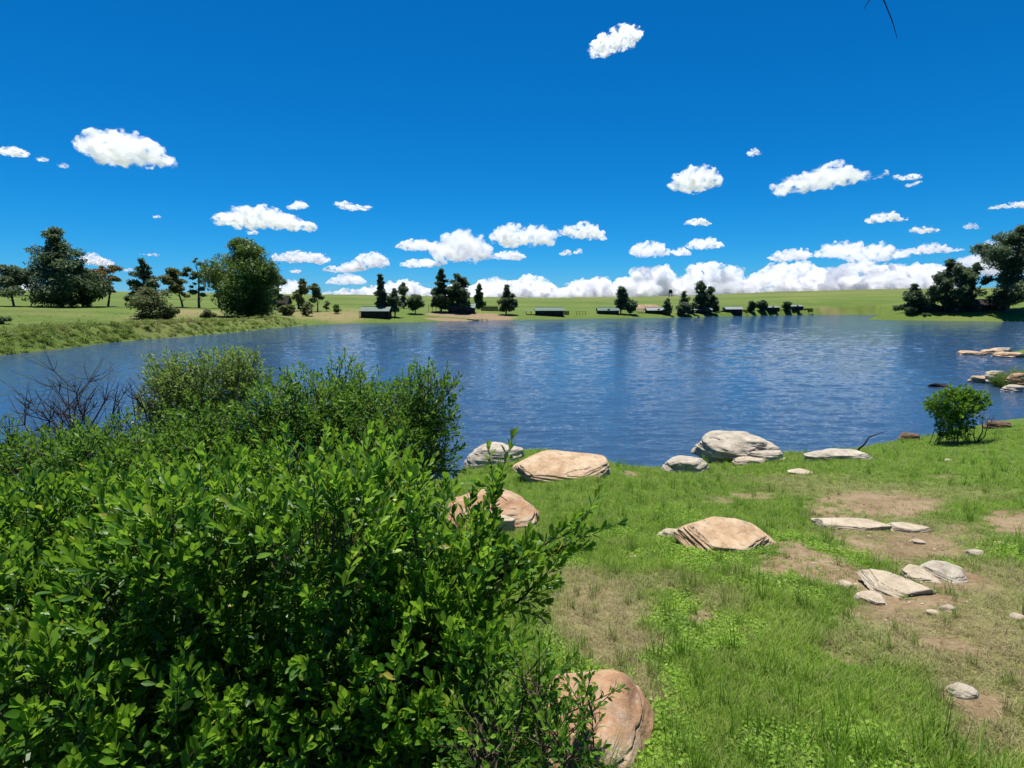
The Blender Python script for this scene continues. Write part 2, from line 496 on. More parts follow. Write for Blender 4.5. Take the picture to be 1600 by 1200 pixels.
def scatter_faces(template_v, template_f, pos, frames, scale):
    """copies of a small template as one vertex / face array"""
    k = len(template_v)
    V = np.einsum('nij,kj->nki', frames, template_v) * scale[:, None, None] + pos[:, None]
    out = []
    for f in template_f:
        f = np.asarray(f)
        out.append((f[None] + (np.arange(len(pos)) * k)[:, None, None]).reshape(-1, f.shape[1]))
    return V.reshape(-1, 3), out

TUFT_V = np.array([[0, -.5, 0], [.28, -.1, .10], [.2, .35, .02], [0, .55, -.05], [-.24, .3, .05], [-.3, -.1, .08], [0, .05, -.06]])
TUFT_F = [np.array([[0, 1, 6], [1, 2, 6], [2, 3, 6], [3, 4, 6], [4, 5, 6], [5, 0, 6]])]
SPRIG_V = np.array([[-.2, -.5, 0], [.05, -.5, .05], [.3, .5, 0], [-.1, .45, -.06]])
SPRIG_F = [np.array([[0, 1, 2, 3]])]

TREE_LEAVES = {
    'gum': leaf_material('gum_leaves', (.030, .058, .028), (.072, .120, .055), (.150, .210, .090), .5, .38),
    'dense': leaf_material('dense_leaves', (.022, .054, .010), (.066, .138, .020), (.165, .250, .040), .5, .33),
    'olive': leaf_material('olive_leaves', (.045, .064, .020), (.110, .142, .042), (.190, .215, .078), .6, .33),
    'acacia': leaf_material('acacia_leaves', (.052, .078, .026), (.120, .152, .046), (.200, .185, .055), .6, .33),
    'rust': leaf_material('rust_leaves', (.060, .068, .022), (.145, .125, .038), (.260, .175, .050), .6, .33),
    'pale': leaf_material('pale_leaves', (.044, .078, .038), (.105, .155, .072), (.185, .240, .115), .6, .33),
}
BARK = bark_material('tree_bark', (.045, .036, .028), (.16, .13, .10))
PALE_BARK = bark_material('pale_bark', (.16, .14, .12), (.34, .31, .27))

ENVELOPE = {   # crown half-width at a height fraction (0 = foot of crown, 1 = top)
    'oval':   lambda t: np.sqrt(np.clip(1 - (2 * t - .9) ** 2 / 1.3, 0, 1)) * np.where(t > .5, np.sqrt(np.clip((1 - t) * 2, 0, 1)) * .5 + .5, 1),
    'cone':   lambda t: np.clip(1.05 - t, 0.06, 1) ** .8 * np.clip(.55 + 3 * t, 0, 1),
    'column': lambda t: (np.clip(1.02 - t, 0.03, 1) ** .45) * np.clip(.6 + 2.2 * t, 0, 1) * (.85 + .15 * np.sin(t * 17)),
    'umbrella': lambda t: np.clip(.35 + 1.1 * t, 0, 1) * np.sqrt(np.clip((1.06 - t) * 3.2, 0, 1)),
    'wild':   lambda t: (.62 + .38 * np.sin(t * 9.5 + 1.2)) * np.sqrt(np.clip((1.05 - t) * 2.2, 0, 1)) * np.clip(.5 + 2.5 * t, 0, 1),
    'round':  lambda t: np.sqrt(np.clip(1 - (2 * t - 1) ** 2, 0.02, 1)),
}

def make_tree(name, label, cx, base, top, left, right, leaves='gum', shape='oval', foot=.22, lobes=26, n=3200, size=3.6, depth=None,
              bark=None, lean=0.0, group=None, category='tree', lobe=.30, stems=1, squash=.8, seed=None):
    """a tree standing on the ground at photograph column cx; top / left / right are the crown's limits in the photograph"""
    r = np.random.default_rng(seed if seed is not None else int(cx * 13 + top * 7))
    if depth is None:
        p, depth = ground(cx, base)
        depth = min(depth, 175.0) if cx < 520 else depth
    d = direction(cx, HORIZON); p = np.array([d[0] * depth, d[1] * depth, 0.])
    p[2] = float(height(np.array([p[0]]), np.array([p[1]]))[0])
    px_m = depth / FOCAL
    H = EYE - (top - HORIZON) * px_m * 1.0 - p[2]
    xl, xr = (left - cx) * px_m, (right - cx) * px_m
    half, mid = (xr - xl) / 2, (xr + xl) / 2
    root = thing(name, p - np.array([0, 0, .05]), label, category, group)
    env = ENVELOPE[shape]
    C0, CH = foot * H, (1 - foot) * H
    # lobes of foliage
    t = np.clip((np.arange(lobes) + r.random(lobes)) / lobes, .02, .98)
    ang = r.random(lobes) * 2 * math.pi
    rad = env(t) * half * np.clip(np.sqrt(r.random(lobes)) * 1.05, .15, 1)
    LR = lobe * half * (.65 + .7 * r.random(lobes)) * (.22 + .78 * env(t))
    LR = np.minimum(LR, .32 * H)
    rad = np.maximum(rad - LR * .75, 0)
    LC = np.stack([mid * t ** .7 + rad * np.cos(ang), rad * np.sin(ang), C0 + t * CH], 1)
    LC[:, 2] = np.minimum(LC[:, 2], H - LR * squash * .9)
    LC[:, 2] = np.maximum(LC[:, 2], np.maximum(LR * squash * .9, C0))
    # leaf tufts gathered in the lobes
    w = LR ** 2 / (LR ** 2).sum()
    n = int(n * 1.9)
    idx = r.choice(lobes, n, p=w)
    dirs = r.normal(size=(n, 3)); dirs /= np.linalg.norm(dirs, axis=1)[:, None]
    rr = r.random(n) ** .45
    bump = 1 + .30 * vnoise(dirs * 2.3 + idx[:, None] * 3.7, 5)
    pos = LC[idx] + dirs * (LR[idx] * rr * bump)[:, None] * np.array([1, 1, squash])
    ext = np.percentile(np.abs(pos[:, 0] - mid), 98.5)
    grow = np.clip(half / max(ext, .01), .6, 1.8)
    pos[:, 0] = mid + (pos[:, 0] - mid) * grow; pos[:, 1] *= grow
    LC[:, 0] = mid + (LC[:, 0] - mid) * grow; LC[:, 1] *= grow
    pos[:, 0] = mid + np.clip(pos[:, 0] - mid, -half * (1 + .06 * r.random(n)), half * (1 + .06 * r.random(n)))
    pos[:, 2] = C0 * .5 + (pos[:, 2] - C0 * .5) * (H - C0 * .5) / (np.percentile(pos[:, 2], 99.5) - C0 * .5)
    pos[:, 2] = np.maximum(pos[:, 2], .05)
    scale = size * px_m * (.7 + .7 * r.random(n))
    V, F = scatter_faces(SPRIG_V, SPRIG_F, pos, random_frames(n, 1.1, r), scale)
    var = np.clip(.42 + .30 * vnoise(pos / (half * .5 + .3), 8) + .22 * r.normal(size=n), 0, 1)
    link('crown', make_mesh('crown', V, F, [TREE_LEAVES[leaves]], False, dict(var=np.repeat(var, len(SPRIG_V)))), root)
    # trunk and limbs
    b = Builder()
    tr = max(.022 * H, .05)
    for s in range(stems):
        off = np.array([(s - (stems - 1) / 2) * half * .25, 0, 0]) if stems > 1 else np.zeros(3)
        q = np.linspace(0, 1, 7)
        axis = np.stack([off[0] * (1 + q) + mid * q * .9 + lean * H * q + .02 * H * np.sin(q * 5 + cx), off[1] + .015 * H * np.sin(q * 4 + s), q * H * .86], 1)
        b.tube(axis, tr * (1.25 - 1.1 * q) / stems ** .5, 7)
        for k in r.permutation(lobes)[:max(5, lobes // (2 * stems))]:
            zb = np.clip(LC[k, 2] - (.10 + .25 * r.random()) * H, .10 * H, .80 * H)
            a = np.array([np.interp(zb, axis[:, 2], axis[:, i]) for i in range(3)])
            m_ = (a + LC[k]) / 2 + np.array([0, 0, -.04 * H])
            b.tube([a, m_, LC[k]], [tr * .42, tr * .26, tr * .08], 5)
    link('trunk', b.mesh('trunk', [bark or BARK], True), root)
    return root

FAR_TREES = 'trees around the lake'
for a in [
    dict(name='gum_tree', label='dark spreading gum tree cut off by the left edge of the picture', cx=20, base=478, top=416, left=-22, right=46, shape='umbrella', foot=.3, lobes=22, n=2600, lobe=.34),
    dict(name='gum_tree', label='tallest dark blue-green gum tree towering over the left grassland', cx=98, base=480, top=362, left=46, right=150, shape='cone', foot=.06, lobes=70, n=9500, lobe=.30),
    dict(name='gum_tree', label='lower dark gum tree leaning on the right of the tallest left gum', cx=128, base=480, top=414, left=98, right=156, leaves='gum', shape='oval', foot=.05, lobes=34, n=3600),
    dict(name='acacia_tree', label='rusty orange flat-topped acacia right of the tall dark gum trees', cx=169, base=479, top=417, left=150, right=200, leaves='rust', shape='umbrella', foot=.34, lobes=24, n=2200, squash=.55),
    dict(name='conifer_tree', label='dark pointed tree between the rusty acacia and the pale acacia', cx=226, base=480, top=407, left=203, right=251, shape='cone', foot=.12, lobes=34, n=3200),
    dict(name='acacia_tree', label='pale green flat-topped acacia standing left of the spindly bare-limbed gum', cx=284, base=480, top=421, left=252, right=298, leaves='acacia', shape='umbrella', foot=.28, lobes=22, n=1900, squash=.6),
    dict(name='gum_tree', label='spindly sparse gum tree with a crooked top left of the big round tree', cx=312, base=480, top=405, left=292, right=331, shape='wild', foot=.25, lobes=15, n=1000, lobe=.28),
    dict(name='gum_tree', label='thin sparse gum tree half hidden by the left flank of the big round tree', cx=341, base=479, top=416, left=322, right=362, leaves='acacia', shape='wild', foot=.28, lobes=14, n=1000, lobe=.30),
    dict(name='dense_tree', label='biggest round dense tree with bright green top at the left lakeside', cx=388, base=496, top=378, left=328, right=432, leaves='dense', shape='oval', foot=.02, lobes=70, n=22000, size=3.0, lobe=.36),
    dict(name='gum_tree', label='dark tree peeping out behind the right flank of the biggest round tree', cx=428, base=482, top=420, left=404, right=449, shape='oval', foot=.15, lobes=20, n=1700),
    dict(name='gum_tree', label='brownish bushy gum tree on the dry grass right of the biggest round tree', cx=470, base=486, top=437, left=457, right=486, leaves='olive', shape='oval', foot=.25, lobes=20, n=1500),
    dict(name='gum_tree', label='slim dark gum tree with open crown right of the brownish bushy gum', cx=496, base=487, top=444, left=480, right=507, shape='wild', foot=.35, lobes=12, n=750, lobe=.36),
    dict(name='poplar_tree', label='tall slender column tree in front of the green-roofed cabin', cx=596, base=496, top=430, left=585, right=606, shape='column', foot=.10, lobes=30, n=2400, lobe=.5),
    dict(name='gum_tree', label='middle-sized tree just right of the tall column tree by the cabin', cx=616, base=496, top=452, left=605, right=629, leaves='pale', shape='cone', foot=.22, lobes=24, n=1500, lobe=.42),
    dict(name='poplar_tree', label='narrow tree with knotted crown behind the cabin trees', cx=631, base=482, top=443, left=623, right=639, shape='wild', foot=.12, lobes=16, n=1000, lobe=.5),
    dict(name='gum_tree', label='small dark round tree standing alone right of the green-roofed cabin', cx=648, base=491, top=461, left=637, right=664, shape='round', foot=.25, lobes=18, n=1200, lobe=.4),
    dict(name='poplar_tree', label='tallest pointed tree over the beach cabin, left of the pair', cx=690, base=488, top=422, left=675, right=706, shape='cone', foot=.10, lobes=40, n=3200, lobe=.36),
    dict(name='poplar_tree', label='broad two-headed tree over the beach cabin, right of the pair', cx=715, base=489, top=430, left=698, right=733, shape='oval', foot=.10, lobes=40, n=3400, lobe=.34),
    dict(name='poplar_tree', label='short pointed tree behind the low dark wall', cx=749, base=483, top=445, left=739, right=758, shape='cone', foot=.08, lobes=22, n=1500, lobe=.45),
    dict(name='gum_tree', label='rounded dark tree alone at the end of the sandy beach', cx=791, base=492, top=446, left=776, right=807, shape='cone', foot=.16, lobes=34, n=2600, lobe=.36),
    dict(name='gum_tree', label='tall oval tree right of the cabin with the lean-to', cx=970, base=491, top=449, left=960, right=982, shape='oval', foot=.2, lobes=24, n=1700, lobe=.4),
    dict(name='gum_tree', label='low round tree between the oval tree and the earth mound', cx=986, base=492, top=470, left=974, right=999, leaves='pale', shape='round', foot=.15, lobes=16, n=1100, lobe=.4),
    dict(name='gum_tree', label='thin young tree in front of the cabin beside the earth mound', cx=1043, base=493, top=467, left=1036, right=1051, leaves='pale', shape='cone', foot=.12, lobes=14, n=800, lobe=.45),
    dict(name='gum_tree', label='airy pale tree left of the dark twin poplars', cx=1068, base=492, top=456, left=1058, right=1079, leaves='pale', shape='cone', foot=.12, lobes=18, n=1000, lobe=.42),
    dict(name='poplar_tree', label='taller left one of the dark twin poplars on the far shore', cx=1094, base=489, top=441, left=1083, right=1105, shape='column', foot=.05, lobes=30, n=2400, lobe=.45),
    dict(name='poplar_tree', label='shorter right one of the dark twin poplars on the far shore', cx=1108, base=489, top=449, left=1099, right=1118, shape='column', foot=.05, lobes=26, n=1900, lobe=.45),
    dict(name='gum_tree', label='small slim tree tucked against the right of the twin poplars', cx=1119, base=488, top=465, left=1113, right=1124, shape='cone', foot=.1, lobes=12, n=700, lobe=.5),
    dict(name='gum_tree', label='small round tree alone left of the far pair of cabins', cx=1175, base=487, top=471, left=1169, right=1182, shape='round', foot=.12, lobes=12, n=700, lobe=.45),
    dict(name='gum_tree', label='bushy dark tree pressed against the left of the far hipped cabin', cx=1194, base=487, top=470, left=1184, right=1201, shape='round', foot=.05, lobes=16, n=1000, lobe=.42),
    dict(name='gum_tree', label='little tree between the two rightmost far shore cabins', cx=1230, base=487, top=472, left=1224, right=1236, shape='round', foot=.1, lobes=12, n=600, lobe=.45),
    dict(name='conifer_tree', label='cone-shaped tree at the tip of the right grassy point', cx=1425, base=489, top=445, left=1406, right=1447, shape='cone', foot=.04, lobes=36, n=3000, leaves='gum', lobe=.34),
    dict(name='gum_tree', label='broad dark tree above the dark-roofed shelters on the right point', cx=1478, base=488, top=408, left=1451, right=1508, shape='oval', foot=.1, lobes=46, n=4600, lobe=.28, leaves='gum'),
    dict(name='gum_tree', label='narrower tree filling the gap left of the biggest right-hand tree', cx=1514, base=487, top=413, left=1494, right=1542, shape='wild', foot=.12, lobes=30, n=2400, lobe=.32, leaves='gum'),
    dict(name='gum_tree', label='biggest dark tree cut off by the right edge of the picture', cx=1573, base=488, top=358, left=1533, right=1634, shape='wild', foot=.12, lobes=64, n=9500, lobe=.30, leaves='gum', seed=5),
]:
    make_tree(group=FAR_TREES, **a)

for a in [
    dict(name='bush', label='olive bush with a dark foot below the dark pointed tree', cx=232, base=499, top=451, left=204, right=262, leaves='olive', shape='round', foot=.02, lobes=30, n=2600, lobe=.36),
    dict(name='bush', label='low brownish bush spreading right of the olive bush', cx=255, base=499, top=479, left=236, right=278, leaves='olive', shape='round', foot=.02, lobes=14, n=1200, lobe=.4),
    dict(name='bush', label='small yellowish bush on the dry slope left of the biggest round tree', cx=322, base=498, top=484, left=313, right=333, leaves='acacia', shape='round', foot=.02, lobes=8, n=500, lobe=.45),
    dict(name='bush', label='sparse pale bush just right of the biggest round tree', cx=446, base=493, top=476, left=434, right=461, leaves='olive', shape='round', foot=.05, lobes=12, n=900, lobe=.4),
    dict(name='bush', label='upright pale sapling on the dry grass in front of the slim gum', cx=479, base=494, top=474, left=471, right=488, leaves='olive', shape='round', foot=.08, lobes=10, n=500, lobe=.4),
    dict(name='bush', label='tiny dark round bush alone on the dry grass left of the cabin', cx=525, base=490, top=476, left=520, right=530, leaves='dense', shape='round', foot=.2, lobes=6, n=260, lobe=.5),
    dict(name='bush', label='faint bare sapling left of the tiny dark round bush', cx=510, base=487, top=471, left=504, right=516, leaves='acacia', shape='wild', foot=.3, lobes=6, n=90, lobe=.5),
    dict(name='bush', label='round bush at the left foot of the twin poplars', cx=1082, base=491, top=473, left=1075, right=1090, leaves='pale', shape='round', foot=.03, lobes=12, n=700, lobe=.45),
    dict(name='bush', label='round bush below the airy pale tree at the water edge', cx=1065, base=493, top=479, left=1058, right=1071, leaves='pale', shape='round', foot=.03, lobes=10, n=500, lobe=.45),
    dict(name='bush', label='low dark bush alone on the grass of the right point', cx=1448, base=494, top=490, left=1443, right=1454, leaves='gum', shape='round', foot=.02, lobes=8, n=400, lobe=.5),
    dict(name='bush', label='small bush right of the cone-shaped tree on the point', cx=1442, base=486, top=463, left=1436, right=1449, leaves='gum', shape='cone', foot=.05, lobes=10, n=600, lobe=.45),
    dict(name='bush', label='dark scrub cut by the left edge on the near bank slope', cx=-6, base=507, top=493, left=-22, right=6, leaves='gum', shape='round', foot=.02, lobes=10, n=700, lobe=.45),
]:
    make_tree(category='bush', group='bushes around the lake', **a)

# ------------------------------------------------------------------ cabins on the far shore
TIMBER = plain_material('dark_timber', (.012, .010, .010), (.030, .025, .022), 2.0, .85, .3, (4, 4, .3))
GREEN_ROOF = plain_material('green_roof_sheet', (.040, .090, .064), (.062, .125, .094), 1.2, .5, .1)
GREY_ROOF = plain_material('grey_roof_sheet', (.16, .18, .18), (.26, .28, .28), 1.2, .5, .1)
DARK_ROOF = plain_material('dark_thatch', (.02, .017, .014), (.055, .048, .04), 6.0, .95, .5, (1, 1, 4))
POLE = plain_material('weathered_pole', (.09, .075, .06), (.22, .19, .16), 4.0, .9)
PANE = plain_material('dark_pane', (.015, .02, .028), (.03, .04, .05), 1.0, .12, 0)
SHEET = plain_material('pale_roof_sheet', (.30, .33, .30), (.42, .45, .41), 1.0, .5, .1)

def gable(b, x0, x1, y0, y1, z0, z1, eave=.35, thick=.10, hip=0.0):
    """double-pitch roof slab, ridge along x"""
    ym = (y0 + y1) / 2
    a, c = x0 - eave, x1 + eave
    f, g = y0 - eave, y1 + eave
    sl = (z1 - z0) / (ym - y0)
    ze = z0 - eave * sl
    top = np.array([[a, f, ze], [c, f, ze], [c - hip, ym, z1], [a + hip, ym, z1], [a, g, ze], [c, g, ze]])
    V = np.vstack([top, top - np.array([0, 0, thick])])
    b.add(V, [[0, 1, 2, 3], [3, 2, 5, 4], [7, 6, 9, 8], [8, 9, 10, 11], [0, 6, 7, 1], [4, 5, 11, 10]])
    b.add(V, [[0, 3, 9, 6], [3, 4, 10, 9], [1, 7, 8, 2], [2, 8, 11, 5]])

def make_cabin(label, left, right, base, ridge, eave, roof=None, hip=0.0, depth=None, lean_to=None, deep=4.2, name='cabin', group='lakeside cabins', n_win=2, chimney=False, turn=0.0):
    cx = (left + right) / 2
    if depth is None: p, depth = ground(cx, base)
    else:
        d = direction(cx, HORIZON); p = np.array([d[0] * depth, d[1] * depth, 0.])
    k = depth / FOCAL
    p[1] += deep / 2
    gz = height(p[0] + np.array([-3, 0, 3., 0]), p[1] + np.array([0, -2., 0, 2.])).min()
    p[2] = gz
    L = (right - left) * k
    he = EYE - (eave - HORIZON) * k - gz
    hr = EYE - (ridge - HORIZON) * k - gz
    he = max(he, 1.5); hr = max(hr, he + .5)
    root = thing(name, p, label, 'cabin', group, turn)
    b = Builder(); y0, y1 = -deep / 2, deep / 2
    x0, x1 = -L / 2, L / 2
    gz_ = he + (hr - he) * .93
    V = [[x0, y0, -.4], [x1, y0, -.4], [x1, y1, -.4], [x0, y1, -.4], [x0, y0, he], [x1, y0, he], [x1, y1, he], [x0, y1, he], [x0, 0, gz_ if not hip else he], [x1, 0, gz_ if not hip else he]]
    b.add(V, [[0, 1, 5, 4], [2, 3, 7, 6], [0, 4, 7, 3], [1, 2, 6, 5]], [[4, 8, 7], [5, 6, 9]])
    wall = link('wall', b.mesh('wall', [TIMBER]), root)
    b = Builder(); gable(b, x0, x1, y0, y1, he, hr, .35, .1, hip)
    rf = link('roof', b.mesh('roof', [roof or GREEN_ROOF]), root)
    b = Builder(); b.box((0, 0, hr + .02), (L - 2 * hip + .5, .22, .07))
    link('ridge_cap', b.mesh('ridge_cap', [roof or GREEN_ROOF]), rf)
    b = Builder(); b.box((x0 + L * .5, y0 - .03, .95), (.85, .06, 1.9))
    dr = link('door', b.mesh('door', [TIMBER]), root)
    b = Builder(); b.box((x0 + L * .5 + .32, y0 - .08, .95), (.05, .06, .14))
    link('handle', b.mesh('handle', [POLE]), dr)
    for i in range(n_win):
        xx = x0 + L * ((.22, .78, .36, .64)[i])
        b = Builder(); b.box((xx, y0 - .03, he * .58), (.9, .05, .7))
        w = link('window', b.mesh('window', [TIMBER]), root)
        b = Builder(); b.box((xx, y0 - .06, he * .58), (.76, .03, .56))
        link('pane', b.mesh('pane', [PANE]), w)
    if lean_to:
        side, wpx = lean_to
        wl_ = wpx * k; xs = x0 - wl_ if side < 0 else x1
        h = he * .86
        b = Builder(); b.box((xs + wl_ / 2, 0, h), (wl_ - .02, deep * .8, .07))
        link('lean_to_roof', b.mesh('lean_to_roof', [SHEET]), root)
        xo = xs + .1 if side < 0 else xs + wl_ - .1
        for yy in (-deep * .36, deep * .36):
            for xx in (xo, xs + wl_ * .55):
                b = Builder(); b.tube([(xx, yy, -.4), (xx, yy, h - .02)], [.07, .06], 6)
                link('post', b.mesh('post', [POLE]), root)
    return root

make_cabin('green-roofed cabin nearest the dry grass with a slim tree in front', 564, 607, 497.5, 479, 485, lean_to=(-1, 4))
make_cabin('cabin with pale green roof under the tall trees above the beach', 700, 741, 490, 474, 480, deep=5, roof=GREEN_ROOF)
make_cabin('green-roofed cabin with an open lean-to on its left, right of the lone beach tree', 837, 880, 494, 480, 484.5, lean_to=(-1, 15))
make_cabin('small dark cabin with green roof left of the tall oval tree', 935, 967, 491.5, 480, 484.5)
make_cabin('cabin with grey-green roof in front of the bare earth mound', 1012, 1046, 491, 480.5, 485, lean_to=(-1, 14), roof=GREY_ROOF)
make_cabin('long dark cabin in the shade of the twin poplars', 1078, 1112, 490, 480.5, 484, roof=GREY_ROOF)
make_cabin('grey-roofed cabin with an open shelter on its left, right of the twin poplars', 1135, 1160, 489, 479, 482.5, lean_to=(-1, 14), roof=GREY_ROOF)
make_cabin('far hipped cabin behind the bushy dark tree', 1197, 1218, 488, 478.5, 482.5, roof=GREY_ROOF, hip=1.2)
make_cabin('rightmost cabin of the far shore with a hipped grey roof', 1236, 1255, 487.5, 477.5, 481.5, roof=GREY_ROOF, hip=1.2, lean_to=(-1, 8))
make_cabin('dark-roofed shelter beside the cone-shaped tree on the right point', 1440, 1478, 488, 475, 482, roof=DARK_ROOF, hip=2.5, n_win=1)
make_cabin('low dark-roofed building between the trees on the right point', 1486, 1522, 488, 478, 482, roof=DARK_ROOF, hip=1.0)
make_cabin('large dark-roofed house under the biggest right-hand tree', 1519, 1572, 486, 467.5, 478, roof=DARK_ROOF, hip=2.6, deep=6)
make_cabin('dark steep-roofed hut behind the biggest round tree', 430, 449, 481, 462, 472, roof=DARK_ROOF, deep=3.6, n_win=1)
make_cabin('tiny brown hut at the foot of the brownish bushy gum', 465, 480, 483, 471.5, 475, roof=DARK_ROOF, deep=3, n_win=1)

def make_fence(label, left, right, base, top, name='timber_screen', depth=None):
    p, d = ground((left + right) / 2, base)
    k = d / FOCAL
    L, H = (right - left) * k, max((base - top) * k, .8)
    root = thing(name, p, label, 'fence', 'timber screens beside cabins')
    n = max(2, int(L / 1.8) + 1)
    for i in range(n):
        x = -L / 2 + L * i / (n - 1)
        b = Builder(); b.box((x, .08, H / 2 - .2), (.1, .1, H + .5)); link('post', b.mesh('post', [TIMBER]), root)
    nb = 6
    for i in range(nb):
        b = Builder(); b.box((0, 0, H * (i + .5) / nb), (L, .04, H / nb - .03)); link('board', b.mesh('board', [TIMBER]), root)
make_fence('long low dark timber wall behind the short pointed tree', 752, 778, 486, 479)
make_fence('dark box-like timber screen right of the lean-to cabin', 880.5, 889, 492, 486)
make_fence('dark timber screen right of the twin poplars cabin with shelter', 1161, 1173, 489, 484)
make_fence('dark timber screen between the two hipped far cabins', 1218.5, 1231, 488, 484)
make_fence('dark timber screen at the right end of the far shore cabins', 1256, 1270, 487.5, 482)

def make_pergola(label, left, right, base, top):
    p, d = ground((left + right) / 2, base)
    k = d / FOCAL; L, H = (right - left) * k, (base - top) * k
    root = thing('pole_frame', p, label, 'pergola')
    for x in np.linspace(-L / 2, L / 2, 4):
        b = Builder(); b.tube([(x, 0, -.3), (x, 0, H)], [.08, .07], 6); link('post', b.mesh('post', [POLE]), root)
    b = Builder(); b.tube([(-L / 2 - .3, 0, H + .04), (L / 2 + .3, 0, H + .04)], [.06, .05], 6); link('beam', b.mesh('beam', [POLE]), root)
make_pergola('bare pole frame left of the cabin above the beach', 670, 687, 488, 477)
make_pergola('low thin pole frame on the grass right of the lean-to cabin', 901, 915, 492.5, 487)

def make_pole(label, px, base, top, depth, cross=True):
    d = direction(px, HORIZON); p = np.array([d[0] * depth, d[1] * depth, 0.]); p[2] = float(height(np.array([p[0]]), np.array([p[1]]))[0])
    H = EYE - (top - HORIZON) * depth / FOCAL - p[2]
    root = thing('utility_pole', p, label, 'pole')
    b = Builder(); b.tube([(0, 0, -.4), (0, 0, H)], [.13, .09], 7); link('shaft', b.mesh('shaft', [TIMBER]), root)
    if cross:
        b = Builder(); b.box((0, -.1, H - .35), (1.5, .1, .12)); link('crossbar', b.mesh('crossbar', [TIMBER]), root)
make_pole('dark pole with crossbar right of the biggest right-hand tree trunk', 1583, 487, 467, 182)

def make_tank_tower():
    d = direction(1047, HORIZON); depth = 420.0
    p = np.array([d[0] * depth, d[1] * depth, 0.]); p[2] = float(height(np.array([p[0]]), np.array([p[1]]))[0])
    root = thing('water_tower', p, 'tiny dark water tower standing on the far green hillside', 'tower')
    for x in (-1.0, 1.0):
        for y in (-1.0, 1.0):
            b = Builder(); b.tube([(x, y, -.4), (x * .9, y * .9, 3.0)], [.14, .12], 6); link('leg', b.mesh('leg', [TIMBER]), root)
    b = Builder(); b.box((0, 0, 3.08), (2.9, 2.9, .16)); link('platform', b.mesh('platform', [TIMBER]), root)
    b = Builder(); b.tube([(0, 0, 3.16), (0, 0, 5.3), (0, 0, 5.7)], [1.3, 1.3, .5], 14); link('tank', b.mesh('tank', [TIMBER]), root)
make_tank_tower()

def make_jetty():
    p, d = ground(746, 500.3)
    k = d / FOCAL; L = 32 * k
    root = thing('jetty', (p[0], p[1] - .4, WATER), 'low dark plank jetty along the edge of the sandy beach', 'jetty')
    for i, y in enumerate((-.45, -.15, .15, .45)):
        b = Builder(); b.box((0, y, .38), (L, .27, .07)); link('plank', b.mesh('plank', [TIMBER]), root)
    for x in np.linspace(-L / 2 + .2, L / 2 - .2, 5):
        for y in (-.4, .4):
            b = Builder(); b.tube([(x, y, -1.0), (x, y, .34)], [.09, .08], 6); link('pile', b.mesh('pile', [TIMBER]), root)
make_jetty()

def make_mound():
    p, d = ground(1018, 486)
    k = d / FOCAL
    n, mrows = 48, 14
    th = np.linspace(0, 2 * math.pi, n, endpoint=False)
    V = []
    W_, H_ = 23 * k, 9.5 * k
    for i in range(mrows):
        q = i / (mrows - 1)
        rr = 1 - .42 * q ** 1.5 if i < mrows - 1 else .02
        z = H_ * min(1, q * 1.12) ** .8
        ring = np.stack([np.cos(th) * W_ * rr, np.sin(th) * 5.0 * rr, np.full(n, z)], 1)
        ring += .35 * np.stack([fbm(ring * .45 + 7, 3, 1), fbm(ring * .45 + 17, 3, 2), .5 * fbm(ring * .6 + 27, 3, 3)], 1)
        V.append(ring)
    V = np.vstack(V); V[:n, 2] = -.6
    i, j = np.meshgrid(np.arange(mrows - 1), np.arange(n), indexing='ij'); i, j = i.ravel(), j.ravel(); kk = (j + 1) % n
    Q = np.stack([i * n + j, i * n + kk, (i + 1) * n + kk, (i + 1) * n + j], 1)
    mt = plain_material('bare_earth_mound', (.25, .17, .095), (.42, .31, .19), .9, .95, .5)
    o = link('earth_mound', make_mesh('earth_mound', V, [Q], [mt], True), None, (p[0], p[1] + 7, p[2]), label='flat-topped tan mound of bare earth behind the far cabins', category='mound')
make_mound()

# ------------------------------------------------------------------ rocks
def rock_material(name, a, b, c, lichen=.35, scale=3.0, layered=7.0):
    m, nt, out = material(name); N = NT(nt)
    co = N.coords((1, 1, 1)); lay = N.coords((1, 1, layered))
    big = N.noise(co, scale, 6, .62, .4); grain = N.noise(co, 60, 5, .7); strata = N.noise(lay, scale * 1.6, 8, .65, .6)
    col = N.ramp(N.math('ADD', N.math('MULTIPLY', big, .7), N.math('MULTIPLY', strata, .3)), [(.36, a), (.5, b), (.64, c)])
    spots = N.ramp(N.noise(co, scale * 5.2, 6, .7, .3), [(.56, (0, 0, 0)), (.66, (lichen, lichen, lichen))])
    col = N.mix(spots, col, (.52, .50, .44))
    stain = N.ramp(N.noise(lay, scale * 2.3, 6, .7), [(.30, (.55, .55, .55)), (.48, (0, 0, 0))])
    col = N.mix(stain, col, (.10, .085, .07))
    col = N.mix(.35, col, N.ramp(grain, [(.25, (.05, .045, .04)), (.75, (.62, .58, .52))]), 'OVERLAY')
    h = N.math('ADD', N.math('MULTIPLY', strata, 1.0), N.math('ADD', N.math('MULTIPLY', grain, .16), N.math('MULTIPLY', big, .6)))
    N.bsdf(out, col, .88, N.bump(h, .75, .035), .2)
    return m
TAN = rock_material('tan_sandstone', (.32, .205, .115), (.46, .325, .20), (.55, .44, .31), .4, 3.0, 3.5)
GREY = rock_material('grey_sandstone', (.26, .225, .175), (.41, .365, .295), (.54, .49, .40), .5, 3.0, 4.0)
CREAM = rock_material('cream_sandstone', (.34, .27, .19), (.46, .39, .29), (.54, .48, .38), .4)
RUST = rock_material('rusty_sandstone', (.25, .13, .07), (.38, .235, .135), (.46, .36, .26), .4, 2.2, 1.6)
BLACK = rock_material('wet_black_rock', (.010, .010, .011), (.022, .021, .022), (.05, .045, .04), .05)
